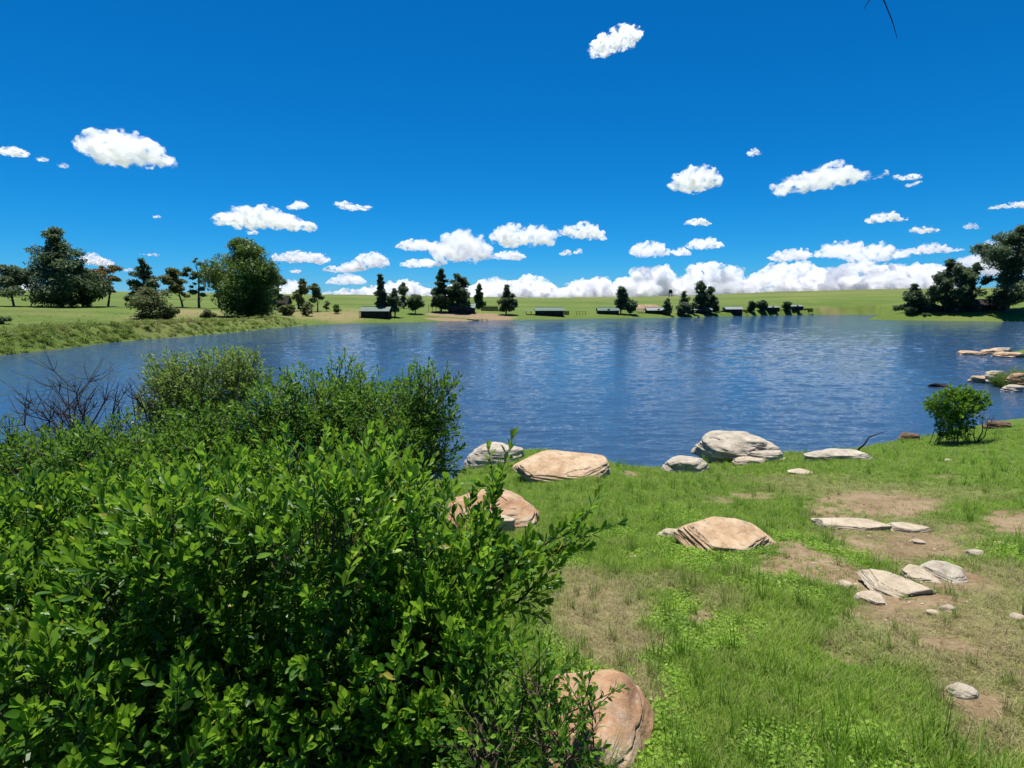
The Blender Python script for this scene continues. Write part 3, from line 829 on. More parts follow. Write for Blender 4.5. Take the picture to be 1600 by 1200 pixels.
CLOD = rock_material('brown_earth_clod', (.06, .038, .025), (.13, .085, .055), (.21, .15, .10), .1)

def ico(sub):
    import bmesh
    bm = bmesh.new(); bmesh.ops.create_icosphere(bm, subdivisions=sub, radius=1.0)
    V = np.array([v.co[:] for v in bm.verts]); F = np.array([[v.index for v in f.verts] for f in bm.faces]); bm.free()
    return V, F
ICO = {k: ico(k) for k in (3, 4, 5, 6)}

def rock_shape(w, d, h, seed, power=3.2, rough=.10, strata=.05, cuts=5, sub=4, top_tilt=(0, 0), taper=.0):
    """broken block: a rounded-off polyhedron of random planes, with layers, cracks and worn edges"""
    V, F = ICO[sub + 1]
    r = np.random.default_rng(seed)
    pl = [(np.array([r.normal() * .07, r.normal() * .07, 1.0]), .86), (np.array([0, 0, -1.0]), 1.0)]
    ns = 5 + cuts // 2
    for i in range(ns):
        a = 2 * math.pi * (i + .55 * r.random()) / ns
        pl.append((np.array([math.cos(a), math.sin(a), r.uniform(-.05, .30)]), r.uniform(.74, .96)))
    for i in range(cuts):
        a = 2 * math.pi * r.random(); e = r.uniform(.45, 1.0)
        pl.append((np.array([math.cos(a) * math.cos(e), math.sin(a) * math.cos(e), math.sin(e)]), r.uniform(.80, 1.02)))
    C = np.array([c / np.linalg.norm(c) / o for c, o in pl])
    pw = 4 + power * 4
    dots = np.maximum(V @ C.T, 0)
    rad = (dots ** pw).sum(1) ** (-1 / pw)
    P = V * rad[:, None]
    P = P * (1 + rough * fbm(P * 1.6 + seed, 4, seed)[:, None])
    side = np.clip(1.2 - np.abs(V[:, 2]) * 1.3, 0, 1)
    lay = fbm(np.stack([P[:, 0] * .7, P[:, 1] * .7, P[:, 2] * 6.0 + .8 * P[:, 0]], 1) + seed * 3.1, 3, seed + 9)
    P[:, :2] *= (1 + strata * 1.6 * lay * side)[:, None]
    crack = np.abs(vnoise(P * np.array([1.1, 1.1, 2.4]) + seed * 1.7, seed + 4))
    P -= V * (.07 * (1 - sstep(.0, .07, crack)) * (vnoise(P * 1.1 + 9, seed + 6) > -.25))[:, None]
    P += .03 * np.stack([fbm(P * 5 + 3, 4, seed + 1), fbm(P * 5 + 13, 4, seed + 2), fbm(P * 5 + 23, 4, seed + 3)], 1)
    P[:, :2] *= (1 - taper * np.clip(P[:, 2], -1, 1))[:, None]
    P[:, 2] += (P[:, 0] * top_tilt[0] + P[:, 1] * top_tilt[1]) * (P[:, 2] > -.3)
    ex = np.abs(P).max(0)
    return P / ex * np.array([w / 2, d / 2, h / 2]), F

def make_rock(label, left, right, top, base, mat, seed, deep=1.0, name='boulder', sink=.3, power=3.2, rough=.14, strata=.05, cuts=5, sub=4, tilt=(0, 0), rz=0.0, rx=0.0,
              taper=.0, group='rocks on the near bank', category='rock', z=None, depth=None, thick=None, min_h=.05):
    """left / right / top / base are the limits of the visible stone in the photograph; thick: real visible height in metres"""
    cx = (left + right) / 2
    p, d = ground(cx, base) if depth is None else (at(cx, base, depth), depth)
    if z is not None: p[2] = z
    k = d / FOCAL
    w = (right - left) * k
    if thick is None:
        thick = max((base - top) * k * .62, min_h)
    dep = w * deep
    h = thick * (1 + sink) * 1.05
    P, F = rock_shape(w, dep, h, seed, power, rough, strata, cuts, sub, tilt, taper)
    o = link(name, make_mesh(name, P, [F], [mat], True), None, None, label=label, category=category, group=group)
    o.location = (p[0], p[1] + dep * .42, p[2] + thick - h / 2)
    gz = float(height(np.array([o.location.x]), np.array([o.location.y]))[0])
    o.rotation_euler = (rx, 0, rz)
    return o

R = make_rock
R('rounded grey boulder at the water edge left of the big flat tan boulder', 722, 828, 689, 727, GREY, 11, .75, power=2.0, cuts=4, taper=.06, thick=.5, rx=math.radians(6))
R('big smooth flat-topped tan boulder at the water edge', 800, 970, 697, 752, TAN, 12, .85, power=4.5, cuts=3, rough=.08, strata=.04, rx=math.radians(10), thick=.28, sub=5)
R('tall layered grey boulder topping the pile at the water edge', 1102, 1238, 672, 719, GREY, 29, .75, power=6.0, cuts=6, strata=.06, rough=.18, sub=5, thick=.66, tilt=(-.05, 0), rx=math.radians(4))
R('low pale grey boulder left of the layered pile', 1038, 1122, 704, 740, GREY, 14, .8, power=5.0, cuts=3, thick=.34, tilt=(.14, 0), rx=math.radians(5))
R('grey ledge stone at the right foot of the layered pile', 1172, 1234, 702, 722, GREY, 15, .7, power=4.0, cuts=5, thick=.26, strata=.08)
R('small pale stone at the front foot of the layered pile', 1150, 1206, 712, 726, CREAM, 16, .6, thick=.15, sub=4)
R('long flat grey rock lying behind the crooked twig at the water edge', 1264, 1376, 702, 720, GREY, 17, .42, power=4.5, cuts=4, thick=.18, strata=.08, rx=math.radians(3))
R('rusty tan rock half hidden by the leafy bush', 680, 850, 742, 834, RUST, 18, .95, power=4.0, cuts=6, thick=.30, rz=math.radians(-25), rx=math.radians(8), tilt=(-.14, 0), sub=5)
R('pale broken slab leaning on the front of the rusty tan rock', 735, 815, 785, 834, CREAM, 19, .6, power=4.5, cuts=5, thick=.22, rz=math.radians(-20))
R('tan layered slab standing out of the grass in the middle of the bank', 1066, 1248, 790, 866, TAN, 45, .66, power=8.0, cuts=2, strata=.06, rough=.08, sub=5, thick=.15, rz=math.radians(-14), rx=math.radians(12), tilt=(-.06, 0))
R('small rounded pale stone at the left end of the tan layered slab', 1030, 1076, 818, 842, CREAM, 21, .8, power=2.6, thick=.08, sub=4)
G2 = 'flat stones in the bare soil'
R('long flat cream stone at the back of the bare soil', 1280, 1408, 805, 829, CREAM, 31, .40, power=9, rough=.05, cuts=1, thick=.05, rz=math.radians(-6), rx=math.radians(4), group=G2, name='flat_stone', sink=.8)
R('short flat cream stone touching the right end of the long one', 1400, 1468, 806, 834, CREAM, 32, .75, power=9, rough=.05, cuts=1, thick=.05, rz=math.radians(-8), rx=math.radians(4), group=G2, name='flat_stone', sink=.8)
R('left half of the split grey slab in the bare soil', 1420, 1492, 850, 912, CREAM, 33, 1.1, power=9, rough=.05, cuts=1, thick=.035, rz=math.radians(-35), group=G2, name='flat_stone', sink=1.0)
R('right half of the split grey slab, larger and smoother', 1462, 1548, 846, 914, GREY, 34, 1.05, power=9, rough=.05, cuts=1, thick=.065, rz=math.radians(-38), rx=math.radians(4), group=G2, name='flat_stone', sink=.8)
R('broad pale slab below the split slab', 1378, 1490, 888, 938, CREAM, 35, .92, power=9, rough=.05, cuts=1, thick=.05, rz=math.radians(-6), rx=math.radians(5), group=G2, name='flat_stone', sink=.8)
R('small pale slab at the left foot of the broad pale slab', 1352, 1400, 918, 945, CREAM, 36, 1.0, power=9, rough=.05, thick=.03, group=G2, name='flat_stone', sub=4, sink=1.0)
R('small flat cream stone above the split slab', 1428, 1454, 838, 851, CREAM, 37, .8, power=9, rough=.05, thick=.03, group=G2, name='flat_stone', sub=4, sink=1.0)
G3 = 'loose stones in the grass'
for i, (lab, l, r_, t, b_, m) in enumerate([
    ('small pale stone at the left edge of the bare soil', 1314, 1340, 901, 920, CREAM),
    ('white stone in dry grass below the broad pale slab', 1478, 1504, 941, 957, CREAM),
    ('white stone right of the split grey slab', 1518, 1546, 852, 869, GREY),
    ('pale stone cut by the right edge of the picture', 1583, 1612, 955, 972, CREAM),
    ('mossy grey stone sunk in grass near the bottom right corner', 1494, 1546, 1062, 1094, GREY),
    ('single white pebble in the green grass left of the tan layered slab', 984, 1001, 862, 874, CREAM),
    ('tiny pale stone in the grass below the small shrub', 1478, 1494, 711, 720, CREAM),
    ('thin pale flat stone in grass right of the layered pile', 1238, 1282, 734, 741, CREAM),
    ('small brown stone at the far right of the flat stones', 1560, 1580, 842, 852, CREAM),
    ('small stone just below the broad pale slab, left of the white stone', 1452, 1472, 950, 962, CREAM)]):
    R(lab, l, r_, t, b_, m, 50 + i, .8, power=2.8, thick=max((b_ - t), 6) * (.0024 if i != 4 else .0013), group=G3, name='stone', sub=2 if i != 4 else 4, sink=.8)
R('large rust-coloured round boulder at the bottom with a grey broken rim', 765, 1098, 1012, 1238, RUST, 61, 1.0, power=1.6, cuts=4, rough=.05, strata=.0, sub=5, thick=.24, sink=.8, group=None)
G4 = 'rocks of the right-hand shore'
for i, (lab, l, r_, t, b_, m, th) in enumerate([
    ('long thin slab at the tip of the farther rock spit', 1504, 1552, 547, 555, TAN, .42),
    ('second slab of the farther rock spit, right of the tip', 1542, 1580, 545, 554, TAN, .55),
    ('tan slab behind on the farther rock spit', 1556, 1592, 543, 550, CREAM, .5),
    ('largest slab of the farther rock spit at the picture edge', 1566, 1620, 548, 560, TAN, .6),
    ('front slab of the nearer rock spit sloping into the water', 1524, 1566, 580, 600, TAN, .55),
    ('dark-sided slab behind on the nearer rock spit', 1548, 1588, 577, 596, CREAM, .75),
    ('rusty rock at the picture edge behind the shore grass', 1584, 1630, 580, 604, RUST, .9),
    ('grey rock under the shore grass at the right edge', 1576, 1616, 596, 614, GREY, .5)]):
    R(lab, l, r_, t, b_, m, 70 + i, .8, power=3.6, cuts=6, strata=.12, thick=th * .9, group=G4, sub=4, rz=.2 * (-1) ** i)
R('black wet rock alone in the water off the right shore', 1453, 1494, 595, 606, BLACK, 81, .5, power=2.4, cuts=3, thick=.26, sink=1.0, group=None, tilt=(-.15, 0))
R('brown earth clod at the water edge left of the small shrub', 1410, 1448, 674, 688, CLOD, 82, .7, power=2.5, thick=.22, group='earth clods at the shore', name='earth_clod', category='clod', sub=3)
R('brown earth clod at the water edge near the right edge', 1548, 1592, 656, 669, CLOD, 83, .7, power=2.5, thick=.22, group='earth clods at the shore', name='earth_clod', category='clod', sub=3)

# ------------------------------------------------------------------ leafy bushes in the foreground
LEAF_V = np.array([[0, 0, 0], [-.17, .30, .05], [.17, .30, .05], [0, .33, 0], [-.25, .66, .06], [.25, .66, .06], [0, .68, -.01], [-.13, .90, .02], [.13, .90, .02], [0, 1.0, -.06]])
LEAF_F = [np.array([[0, 3, 1], [0, 2, 3], [7, 6, 9], [6, 8, 9]]), np.array([[1, 3, 6, 4], [3, 2, 5, 6]]), np.array([[4, 6, 7], [6, 5, 8]])]
LEAF_TRI = [np.vstack([LEAF_F[0], LEAF_F[2]]), LEAF_F[1]]
def leafmat(name, *a, **k): return leaf_material(name, *a, **k)
BUSH_LEAF = leaf_material('bush_leaves', (.013, .048, .005), (.052, .150, .011), (.240, .410, .030), .42, .42, .35, old=(.42, .36, .07))
DARK_LEAF = leaf_material('dark_bush_leaves', (.015, .050, .006), (.052, .140, .012), (.175, .310, .028), .55, .40, .2, old=(.40, .34, .07))
PALE_LEAF = leaf_material('pale_bush_leaves', (.036, .080, .014), (.105, .185, .030), (.280, .380, .070), .55, .4, .25)
STEM = bark_material('bush_stem', (.040, .030, .020), (.13, .10, .07), 30)
DEAD = bark_material('dead_wood', (.055, .045, .042), (.20, .17, .155), 20)
DARKTWIG = bark_material('dark_twig', (.018, .013, .010), (.06, .045, .035), 20)

def unit(v): return v / (np.linalg.norm(v, axis=-1, keepdims=True) + 1e-9)

def blob_shoots(blobs, density, seed, up=.6, inner=.35, lump=.22, hollow=0.0):
    """shoot feet and directions spread over the surface of a union of ellipsoids"""
    r = np.random.default_rng(seed)
    C = np.array([b[0] for b in blobs], float); S = np.array([b[1] for b in blobs], float)
    P, D = [], []
    for i in range(len(blobs)):
        area = 4 * math.pi * (((S[i, 0] * S[i, 1]) ** 1.6 + (S[i, 0] * S[i, 2]) ** 1.6 + (S[i, 1] * S[i, 2]) ** 1.6) / 3) ** (1 / 1.6)
        n = int(area * density)
        d = unit(r.normal(size=(n, 3)))
        depth = np.where(r.random(n) < inner, .62 + .3 * r.random(n), .94 + .08 * r.random(n))
        q = d * depth[:, None]
        p = C[i] + q * S[i]
        p = p + d * (lump * S[i].mean() * fbm(p * 2.4 + 5, 3, 71))[:, None]
        keep = np.ones(n, bool)
        for j in range(len(blobs)):
            if j != i: keep &= (((p - C[j]) / S[j]) ** 2).sum(1) > .66
        keep &= p[:, 2] > height(p[:, 0], p[:, 1]) + .03
        cl = fbm(p * 3.0 + 3, 2, 73)
        keep &= r.random(n) < np.clip(1 - hollow * (.50 - .85 * d[:, 2] - 1.7 * cl), .04, 1)        # open hollows in the flanks
        P.append(p[keep]); D.append(unit(d / S[i])[keep])
    P, N_ = np.vstack(P), np.vstack(D)
    return P, unit(N_ * .6 + np.array([0, 0, up]) + r.normal(size=P.shape) * .28), r

def shoot_leaves(P, D, r, length=(.10, .22), leaves=(9, 16), size=(.030, .050), spread=(72, 24), clump=1.6):
    """position, frame, size and shade of every leaf of the shoots"""
    pos, frm, siz, var, feet, tips = [], [], [], [], [], []
    n = len(P)
    L = r.uniform(*length, n); K = r.integers(leaves[0], leaves[1] + 1, n); tone = .5 + .22 * fbm(P * 1.9, 3, 91) + .15 * r.normal(size=n)
    a = unit(np.cross(D, np.array([.21, .87, .44]))); b = np.cross(D, a)
    kmax = leaves[1]
    for k in range(kmax):
        m = np.nonzero(K > k)[0]
        t = 1 - (k / K[m]) ** clump * .95                     # crowded at the tip
        phi = k * 2.399 + m * 1.7
        out = np.cos(phi)[:, None] * a[m] + np.sin(phi)[:, None] * b[m]
        ang = np.radians(spread[1] + (spread[0] - spread[1]) * (1 - t) ** .8 + r.normal(size=len(m)) * 9)
        along = unit(np.cos(ang)[:, None] * D[m] + np.sin(ang)[:, None] * out)
        nor = unit(np.sin(ang)[:, None] * D[m] - np.cos(ang)[:, None] * out)
        roll = r.normal(size=len(m)) * .28
        side = np.cross(along, nor)
        nor2 = unit(nor * np.cos(roll)[:, None] + side * np.sin(roll)[:, None])
        side = np.cross(along, nor2)
        pos.append(P[m] + D[m] * (L[m] * t)[:, None] + out * .004)
        frm.append(np.stack([side, along, nor2], 2))
        siz.append(r.uniform(*size, len(m)) * (.62 + .38 * np.sin(np.clip(1.15 - t, 0, 1) * 2.6)))
        var.append(tone[m] + .16 * (t - .5) + r.normal(size=len(m)) * .09)
    stems = (P - D * .10, P + D * L[:, None])
    var = np.clip(np.concatenate(var), 0, .93)
    var[r.random(len(var)) < .008] = 1.0                    # the odd yellowed leaf
    return np.vstack(pos), np.vstack(frm), np.concatenate(siz), var, stems

def stem_mesh(stems, mat, radius=.003, name='twigs'):
    A, B = stems
    n = len(A)
    D = unit(B - A); a = unit(np.cross(D, np.array([.3, .8, .5]))); b = np.cross(D, a)
    ring = [(math.cos(t), math.sin(t)) for t in (0, 2.094, 4.189)]
    V = np.stack([A + radius * (c * a + s * b) for c, s in ring] + [B + radius * .5 * (c * a + s * b) for c, s in ring], 1).reshape(-1, 3)
    f = np.array([[0, 1, 4, 3], [1, 2, 5, 4], [2, 0, 3, 5]])
    F = (f[None] + (np.arange(n) * 6)[:, None, None]).reshape(-1, 4)
    return make_mesh(name, V, [F], [mat])

SLIM_V = np.array([[0, 0, 0], [-.22, .55, .06], [.22, .55, .06], [0, .55, -.01], [0, 1.0, -.05]])
SLIM_F = [np.array([[0, 3, 1], [0, 2, 3], [1, 3, 4], [3, 2, 4]])]
LEAF_MESHES = {}
def single_leaf(mat, v):
    key = (mat.name, int(v * 9.99))
    if key not in LEAF_MESHES:
        LEAF_MESHES[key] = make_mesh('leaf', LEAF_V, LEAF_TRI, [mat], True, dict(var=np.full(len(LEAF_V), v)))
    return LEAF_MESHES[key]

def make_bush(name, label, blobs, density, mat, seed, singles=300, group=None, length=(.10, .22), leaves=(9, 16), size=(.030, .050), up=.6, inner=.35, branches=40, extra=None, spread=(72, 24), lump=.22, category='bush', leafw=1.0, hollow=0.0, fill=0, slim=True):
    C = np.mean([b[0] for b in blobs], axis=0)
    base = np.array([C[0], C[1], float(height(np.array([C[0]]), np.array([C[1]]))[0]) - .03])
    root = thing(name, base, label, category, group)
    P, D, r = blob_shoots(blobs, density, seed, up, inner, lump, hollow)
    if extra is not None:
        P = np.vstack([P, extra[0]]); D = np.vstack([D, extra[1]])
    pos, frm, siz, var, stems = shoot_leaves(P, D, r, length, leaves, size, spread)
    frm = frm * np.array([leafw, 1, 1])[None, None, :]
    # the leaves that show largest become objects of their own
    x, y, dep = to_pixel(pos)
    inview = (dep > .3) & (x > -5) & (x < 1605) & (y > 0) & (y < 1205)
    tile = np.where(inview, (x // 9).astype(int) * 1000 + (y // 9).astype(int), -1)
    order = np.argsort(dep)
    _, first = np.unique(tile[order], return_index=True)
    front = order[first]; front = front[tile[front] >= 0]
    front = front[np.argsort(-(siz[front] / dep[front]))][:singles]
    rest = np.ones(len(pos), bool); rest[front] = False
    for i in front:
        o = link('leaf', single_leaf(mat, var[i]), root)
        M = np.eye(4); M[:3, :3] = frm[i] * siz[i]; M[:3, 3] = pos[i] - base
        o.matrix_local = Matrix(M.tolist())
    tv, tf = (SLIM_V, SLIM_F) if slim else (LEAF_V, LEAF_TRI)
    V, F = scatter_faces(tv, tf, pos[rest] - base, frm[rest], siz[rest])
    link('foliage', make_mesh('foliage', V, F, [mat], True, dict(var=np.repeat(var[rest], len(tv)))), root, kind='stuff')
    if fill:                                        # the shaded leaves deep inside, single folded blades
        C_, S_ = np.array([q[0] for q in blobs]), np.array([q[1] for q in blobs])
        j = r.choice(len(blobs), fill, p=(S_.prod(1) ** .67) / (S_.prod(1) ** .67).sum())
        d_ = unit(r.normal(size=(fill, 3)))
        q_ = C_[j] + d_ * S_[j] * (.45 + .42 * r.random(fill))[:, None]
        q_ = q_[q_[:, 2] > height(q_[:, 0], q_[:, 1]) + .02]
        V, F = scatter_faces(SPRIG_V * np.array([1.1, 1, 1]), SPRIG_F, q_ - base, random_frames(len(q_), .9, r), r.uniform(.026, .052, len(q_)))
        link('inner_foliage', make_mesh('inner_foliage', V, F, [mat], False, dict(var=np.repeat(np.clip(.4 + .2 * r.normal(size=len(q_)), 0, 1), 4))), root, kind='stuff')
    link('twigs', stem_mesh((stems[0] - base, stems[1] - base), STEM), root, kind='stuff')
    b = Builder()
    pick = r.permutation(len(P))[:branches]
    for k in pick:
        c = min(blobs, key=lambda q: np.linalg.norm(P[k] - np.array(q[0])))
        foot = np.array([c[0][0] + r.normal() * .12, c[0][1] + r.normal() * .12, 0.]); foot[2] = float(height(foot[:1], foot[1:2])[0]) - .05
        q = np.linspace(0, 1, 6)[:, None]
        mid = (foot + P[k]) / 2 + np.array([0, 0, .12]) + r.normal(size=3) * .06
        pts = (1 - q) ** 2 * foot + 2 * q * (1 - q) * mid + q ** 2 * P[k]
        b.tube(pts - base, np.linspace(.011, .003, 6), 5)
    if branches: link('branches', b.mesh('branches', [STEM], True), root, kind='stuff')
    return root

def clumpy(blobs, per, seed, size=(.24, .40), shrink=.82, low=-.35):
    """break smooth mounds into many rounded clumps"""
    r = np.random.default_rng(seed)
    out = []
    for c, s in blobs:
        out.append((c, tuple(np.array(s) * shrink)))
        for _ in range(per):
            d = unit(r.normal(size=3)); d[2] = abs(d[2]) if r.random() < .7 else max(d[2], low); d[1] = -abs(d[1]) if r.random() < .65 else d[1]
            q = r.uniform(*size)
            out.append((tuple(np.array(c) + unit(d) * np.array(s) * r.uniform(.72, .95)), (q * .9, q * .9, q * r.uniform(.9, 1.3))))
    return out
def around(px, py, depth, sx, sy, sz): return (tuple(at(px, py, depth)), (sx, sy, sz))

# sprays of leaves reaching out to the right of the front bush
def spray(curve, n, seed):
    r = np.random.default_rng(seed)
    pts = np.array([at(*c) for c in curve])
    q = np.linspace(0, 1, len(pts)); t = np.linspace(.1, 1, n)
    P = np.stack([np.interp(t, q, pts[:, i]) for i in range(3)], 1)
    T = unit(np.stack([np.gradient(P[:, i]) for i in range(3)], 1))
    D = unit(T + r.normal(size=P.shape) * .45 + np.array([0, 0, .35]))
    return P, D, pts
SPRAYS = [spray([(700, 960, 2.85), (800, 890, 2.8), (868, 838, 2.75)], 16, 1), spray([(720, 930, 2.85), (765, 830, 2.8), (778, 758, 2.8)], 11, 2),
          spray([(780, 900, 2.8), (850, 870, 2.7), (898, 846, 2.7)], 9, 3), spray([(735, 960, 2.8), (810, 940, 2.7), (850, 900, 2.65)], 12, 4)]
EXTRA = (np.vstack([s[0] for s in SPRAYS]), np.vstack([s[1] for s in SPRAYS]))

front_bush = make_bush('leafy_bush', 'large bright green leafy bush filling the lower left foreground', clumpy([
    around(30, 1030, 2.75, .80, .60, .52), around(280, 1010, 2.60, .60, .50, .52), around(520, 1000, 2.70, .60, .55, .54), around(672, 985, 2.85, .32, .40, .38),
    around(110, 880, 3.3, .85, .65, .38), around(420, 845, 3.4, .72, .60, .42), around(565, 862, 3.3, .36, .5, .42), around(-200, 940, 3.1, .8, .7, .54),
    around(160, 1200, 2.2, .50, .24, .18), around(540, 1170, 2.45, .34, .26, .22), around(690, 1120, 2.6, .26, .26, .24)], 5, 11, (.19, .32)), 165, BUSH_LEAF, 3, 300, 'foreground bushes', extra=EXTRA, size=(.040, .078), length=(.12, .30), leaves=(10, 18), branches=45, inner=.2, lump=.30,
    spread=(60, 16), up=.75, hollow=1.45, fill=52000, slim=False, leafw=.9)
b = Builder()
for s in SPRAYS:
    b.tube(s[2] - np.array(front_bush.location), np.linspace(.008, .003, len(s[2])), 5)
link('spray_branches', b.mesh('spray_branches', [DARKTWIG], True), front_bush, kind='stuff')
for i, c in enumerate([[(585, 692, 2.9), (640, 725, 2.85), (690, 800, 2.8)], [(575, 718, 2.9), (622, 722, 2.85), (680, 790, 2.8)], [(555, 792, 2.7), (610, 793, 2.7), (650, 830, 2.75)], [(600, 768, 2.8), (680, 785, 2.75), (702, 800, 2.8)],
                      [(665, 920, 2.5), (690, 880, 2.55), (725, 860, 2.6)], [(470, 700, 3.1), (462, 740, 3.1), (455, 800, 3.1)]]):
    b = Builder(); b.tube(np.array([at(*q) for q in c]) - np.array(front_bush.location), [.0028, .0024, .002], 4)
    link('bare_stalk', b.mesh('bare_stalk', [POLE], True), front_bush)

make_bush('leafy_bush', 'dark green fine-leaved bush at the back of the big leafy bush', clumpy([
    around(555, 712, 4.8, .56, .55, .54), around(632, 728, 4.7, .34, .42, .42), around(440, 730, 4.6, .42, .5, .44), around(555, 630, 4.85, .18, .18, .22), around(612, 652, 4.8, .20, .2, .18), around(658, 675, 4.7, .16, .2, .2), around(445, 655, 4.6, .12, .2, .16), around(500, 690, 4.5, .34, .4, .36), around(380, 715, 4.5, .3, .4, .36), around(600, 740, 4.3, .4, .4, .36)], 2, 21, (.14, .24)),
    200, DARK_LEAF, 4, 80, 'foreground bushes', size=(.032, .054), length=(.10, .22), leaves=(9, 14), branches=20, fill=14000, hollow=.35)
make_bush('leafy_bush', 'low dark bush at the left edge behind the big leafy bush', clumpy([
    around(-10, 765, 4.3, .5, .5, .42), around(110, 755, 4.3, .45, .5, .36), around(230, 765, 4.15, .42, .5, .36), around(330, 765, 4.25, .4, .45, .34)], 4, 22, (.15, .26)), 200, DARK_LEAF, 5, 60, 'foreground bushes', size=(.034, .058), leaves=(9, 14), branches=20, fill=12000, hollow=.6)
make_bush('leafy_bush', 'pale yellow-green fine-leaved bush rising beside the dead branches', [
    around(335, 616, 6.4, .42, .45, .38), around(285, 642, 6.3, .36, .4, .36), around(375, 590, 6.4, .22, .25, .22), around(305, 690, 6.2, .45, .4, .36), around(265, 596, 6.4, .16, .2, .22)], 230, PALE_LEAF, 6, 40, 'foreground bushes',
    size=(.030, .056), leaves=(8, 13), branches=40, length=(.10, .2), fill=9000)
make_bush('leafy_bush', 'small dark-leaved bush growing over the rust-coloured round boulder', [
    around(790, 1175, 1.95, .17, .18, .14), around(880, 1150, 1.95, .09, .10, .08), around(838, 1062, 2.1, .06, .08, .06), around(915, 1105, 2.0, .05, .06, .05)], 330, DARK_LEAF, 7, 140, 'foreground bushes', size=(.026, .044), length=(.07, .15), leaves=(8, 13), branches=14)

SHRUB_P, SHRUB_D = ground(1488, 694)
def around_shrub(px, py, rx, rz): k = SHRUB_D / FOCAL; return (tuple(at(px, py, SHRUB_D)), (rx * k, rx * k * .9, rz * k))
make_bush('small_shrub', 'small dark green shrub standing alone on the grassy shore at right', [
    around_shrub(1490, 640, 26, 17), around_shrub(1516, 630, 17, 10), around_shrub(1476, 634, 15, 13), around_shrub(1496, 622, 9, 9), around_shrub(1490, 672, 15, 16)], 95, DARK_LEAF, 8, 120, None,
    size=(.09, .15), length=(.14, .30), leaves=(8, 13), branches=24, category='shrub')

# ------------------------------------------------------------------ dead branches
def dead_plant(name, label, foot, tips, mat, radius=.012, twigs=5, seed=1, category='branch', group=None, spread=.25, sub=3):
    r = np.random.default_rng(seed)
    foot = np.asarray(foot, float)
    root = thing(name, foot, label, category, group)
    for tip in tips:
        tip = np.asarray(tip, float)
        q = np.linspace(0, 1, 9)
        L = np.linalg.norm(tip - foot)
        sag = r.normal(size=3) * .10 * L
        pts = foot + q[:, None] * (tip - foot) + np.sin(q * math.pi)[:, None] * sag + np.cumsum(r.normal(size=(9, 3)) * .014 * L, axis=0) * (q[:, None] * (1 - q[:, None]) * 4)
        b = Builder(); b.tube(pts - foot, radius * (1.1 - .85 * q), 6)
        br = link('branch', b.mesh('branch', [mat], True), root)
        if twigs:
            b = Builder()
            for _ in range(twigs):
                i = r.integers(2, 8); a = pts[i]
                d = unit(unit(tip - foot) + r.normal(size=3) * .9 + np.array([0, 0, .25]))
                l = spread * L * (.4 + .8 * r.random())
                mid = a + d * l * .55 + r.normal(size=3) * .07 * l; end = a + d * l + r.normal(size=3) * .18 * l
                b.tube(np.array([a, mid, end]) - foot, radius * np.array([.45, .3, .12]), 4)
                for _ in range(sub):
                    e = mid + unit(d + r.normal(size=3) * .8) * l * .45
                    b.tube(np.array([mid, (mid + e) / 2 + r.normal(size=3) * .03 * l, e]) - foot, radius * np.array([.25, .18, .08]), 4)
            link('twigs', b.mesh('twigs', [mat], True), br, kind='stuff')
    return root
DB = 6.0
def ground_at(px, depth):
    d = direction(px, 600); x, y = d[0] * depth, d[1] * depth
    return np.array([x, y, float(height(np.array([x]), np.array([y]))[0]) - .05])
dead_plant('dead_bush', 'tangle of bare dead branches against the water left of the pale bush', ground_at(150, DB),
           [at(12, 618, DB - .3), at(55, 610, DB + .1), at(75, 622, DB - .2), at(105, 600, DB), at(128, 596, DB + .3), at(150, 606, DB - .2), at(185, 598, DB), at(198, 594, DB + .1), at(225, 602, DB + .2), at(245, 606, DB), at(80, 632, DB - .4), at(170, 618, DB + .3), at(215, 612, DB - .2)],
           DARKTWIG, .013, 18, 3, 'bush', None, .24, 5)
dead_plant('dead_bush', 'bare grey twigs hanging out of the foot of the pale bush', ground_at(290, 5.7), [at(345, 650, 5.6), at(358, 662, 5.5), at(330, 668, 5.5), at(250, 640, 5.8), at(300, 690, 5.3), at(268, 665, 5.6)], DEAD, .008, 8, 4, 'bush', None, .35, 3)
dead_plant('dead_bush', 'dead stump with a few twigs at the left edge above the low dark bush', ground_at(8, 4.6), [at(-5, 640, 4.6), at(14, 650, 4.55), at(2, 660, 4.6), at(24, 668, 4.6)], DARKTWIG, .012, 3, 5, 'bush', None, .3, 2)
p, d = ground(1337, 713)
k = d / FOCAL
root = thing('crooked_twig', p, 'dark crooked twig leaning out of the grass at the water edge', 'twig')
b = Builder(); b.tube(np.array([(0, 0, -.1), (4 * k, 0, 12 * k), (10 * k, -.05, 20 * k), (18 * k, 0, 31 * k), (30 * k, .05, 34 * k), (50 * k, .1, 40 * k)]), np.array([2.0, 1.7, 1.4, 1.1, .8, .35]) * k, 6)
link('stem', b.mesh('stem', [DARKTWIG], True), root)
dead_plant('dead_twig', 'bare forked twig beside the small shrub on the right shore', ground(1526, 692)[0], [ground(1526, 692)[0] + np.array([-.1, 0, .55]), ground(1526, 692)[0] + np.array([.25, 0, .75]), ground(1526, 692)[0] + np.array([.10, .1, .9])], DARKTWIG, .018, 5, 6, 'twig', None, .4, 2)
dead_plant('dead_twig', 'thin bare twig sticking up at the left of the layered boulder pile', ground(1098, 712)[0], [ground(1098, 712)[0] + np.array([-.18, 0, .42])], DARKTWIG, .010, 3, 7, 'twig', None, .4, 1)
dead_plant('dead_twig', 'thin bare twig at the gap between the two left water edge boulders', ground(815, 724)[0], [ground(815, 724)[0] + np.array([-.02, 0, .65]), ground(815, 724)[0] + np.array([.08, 0, .45])], POLE, .006, 2, 8, 'twig', None, .3, 1)

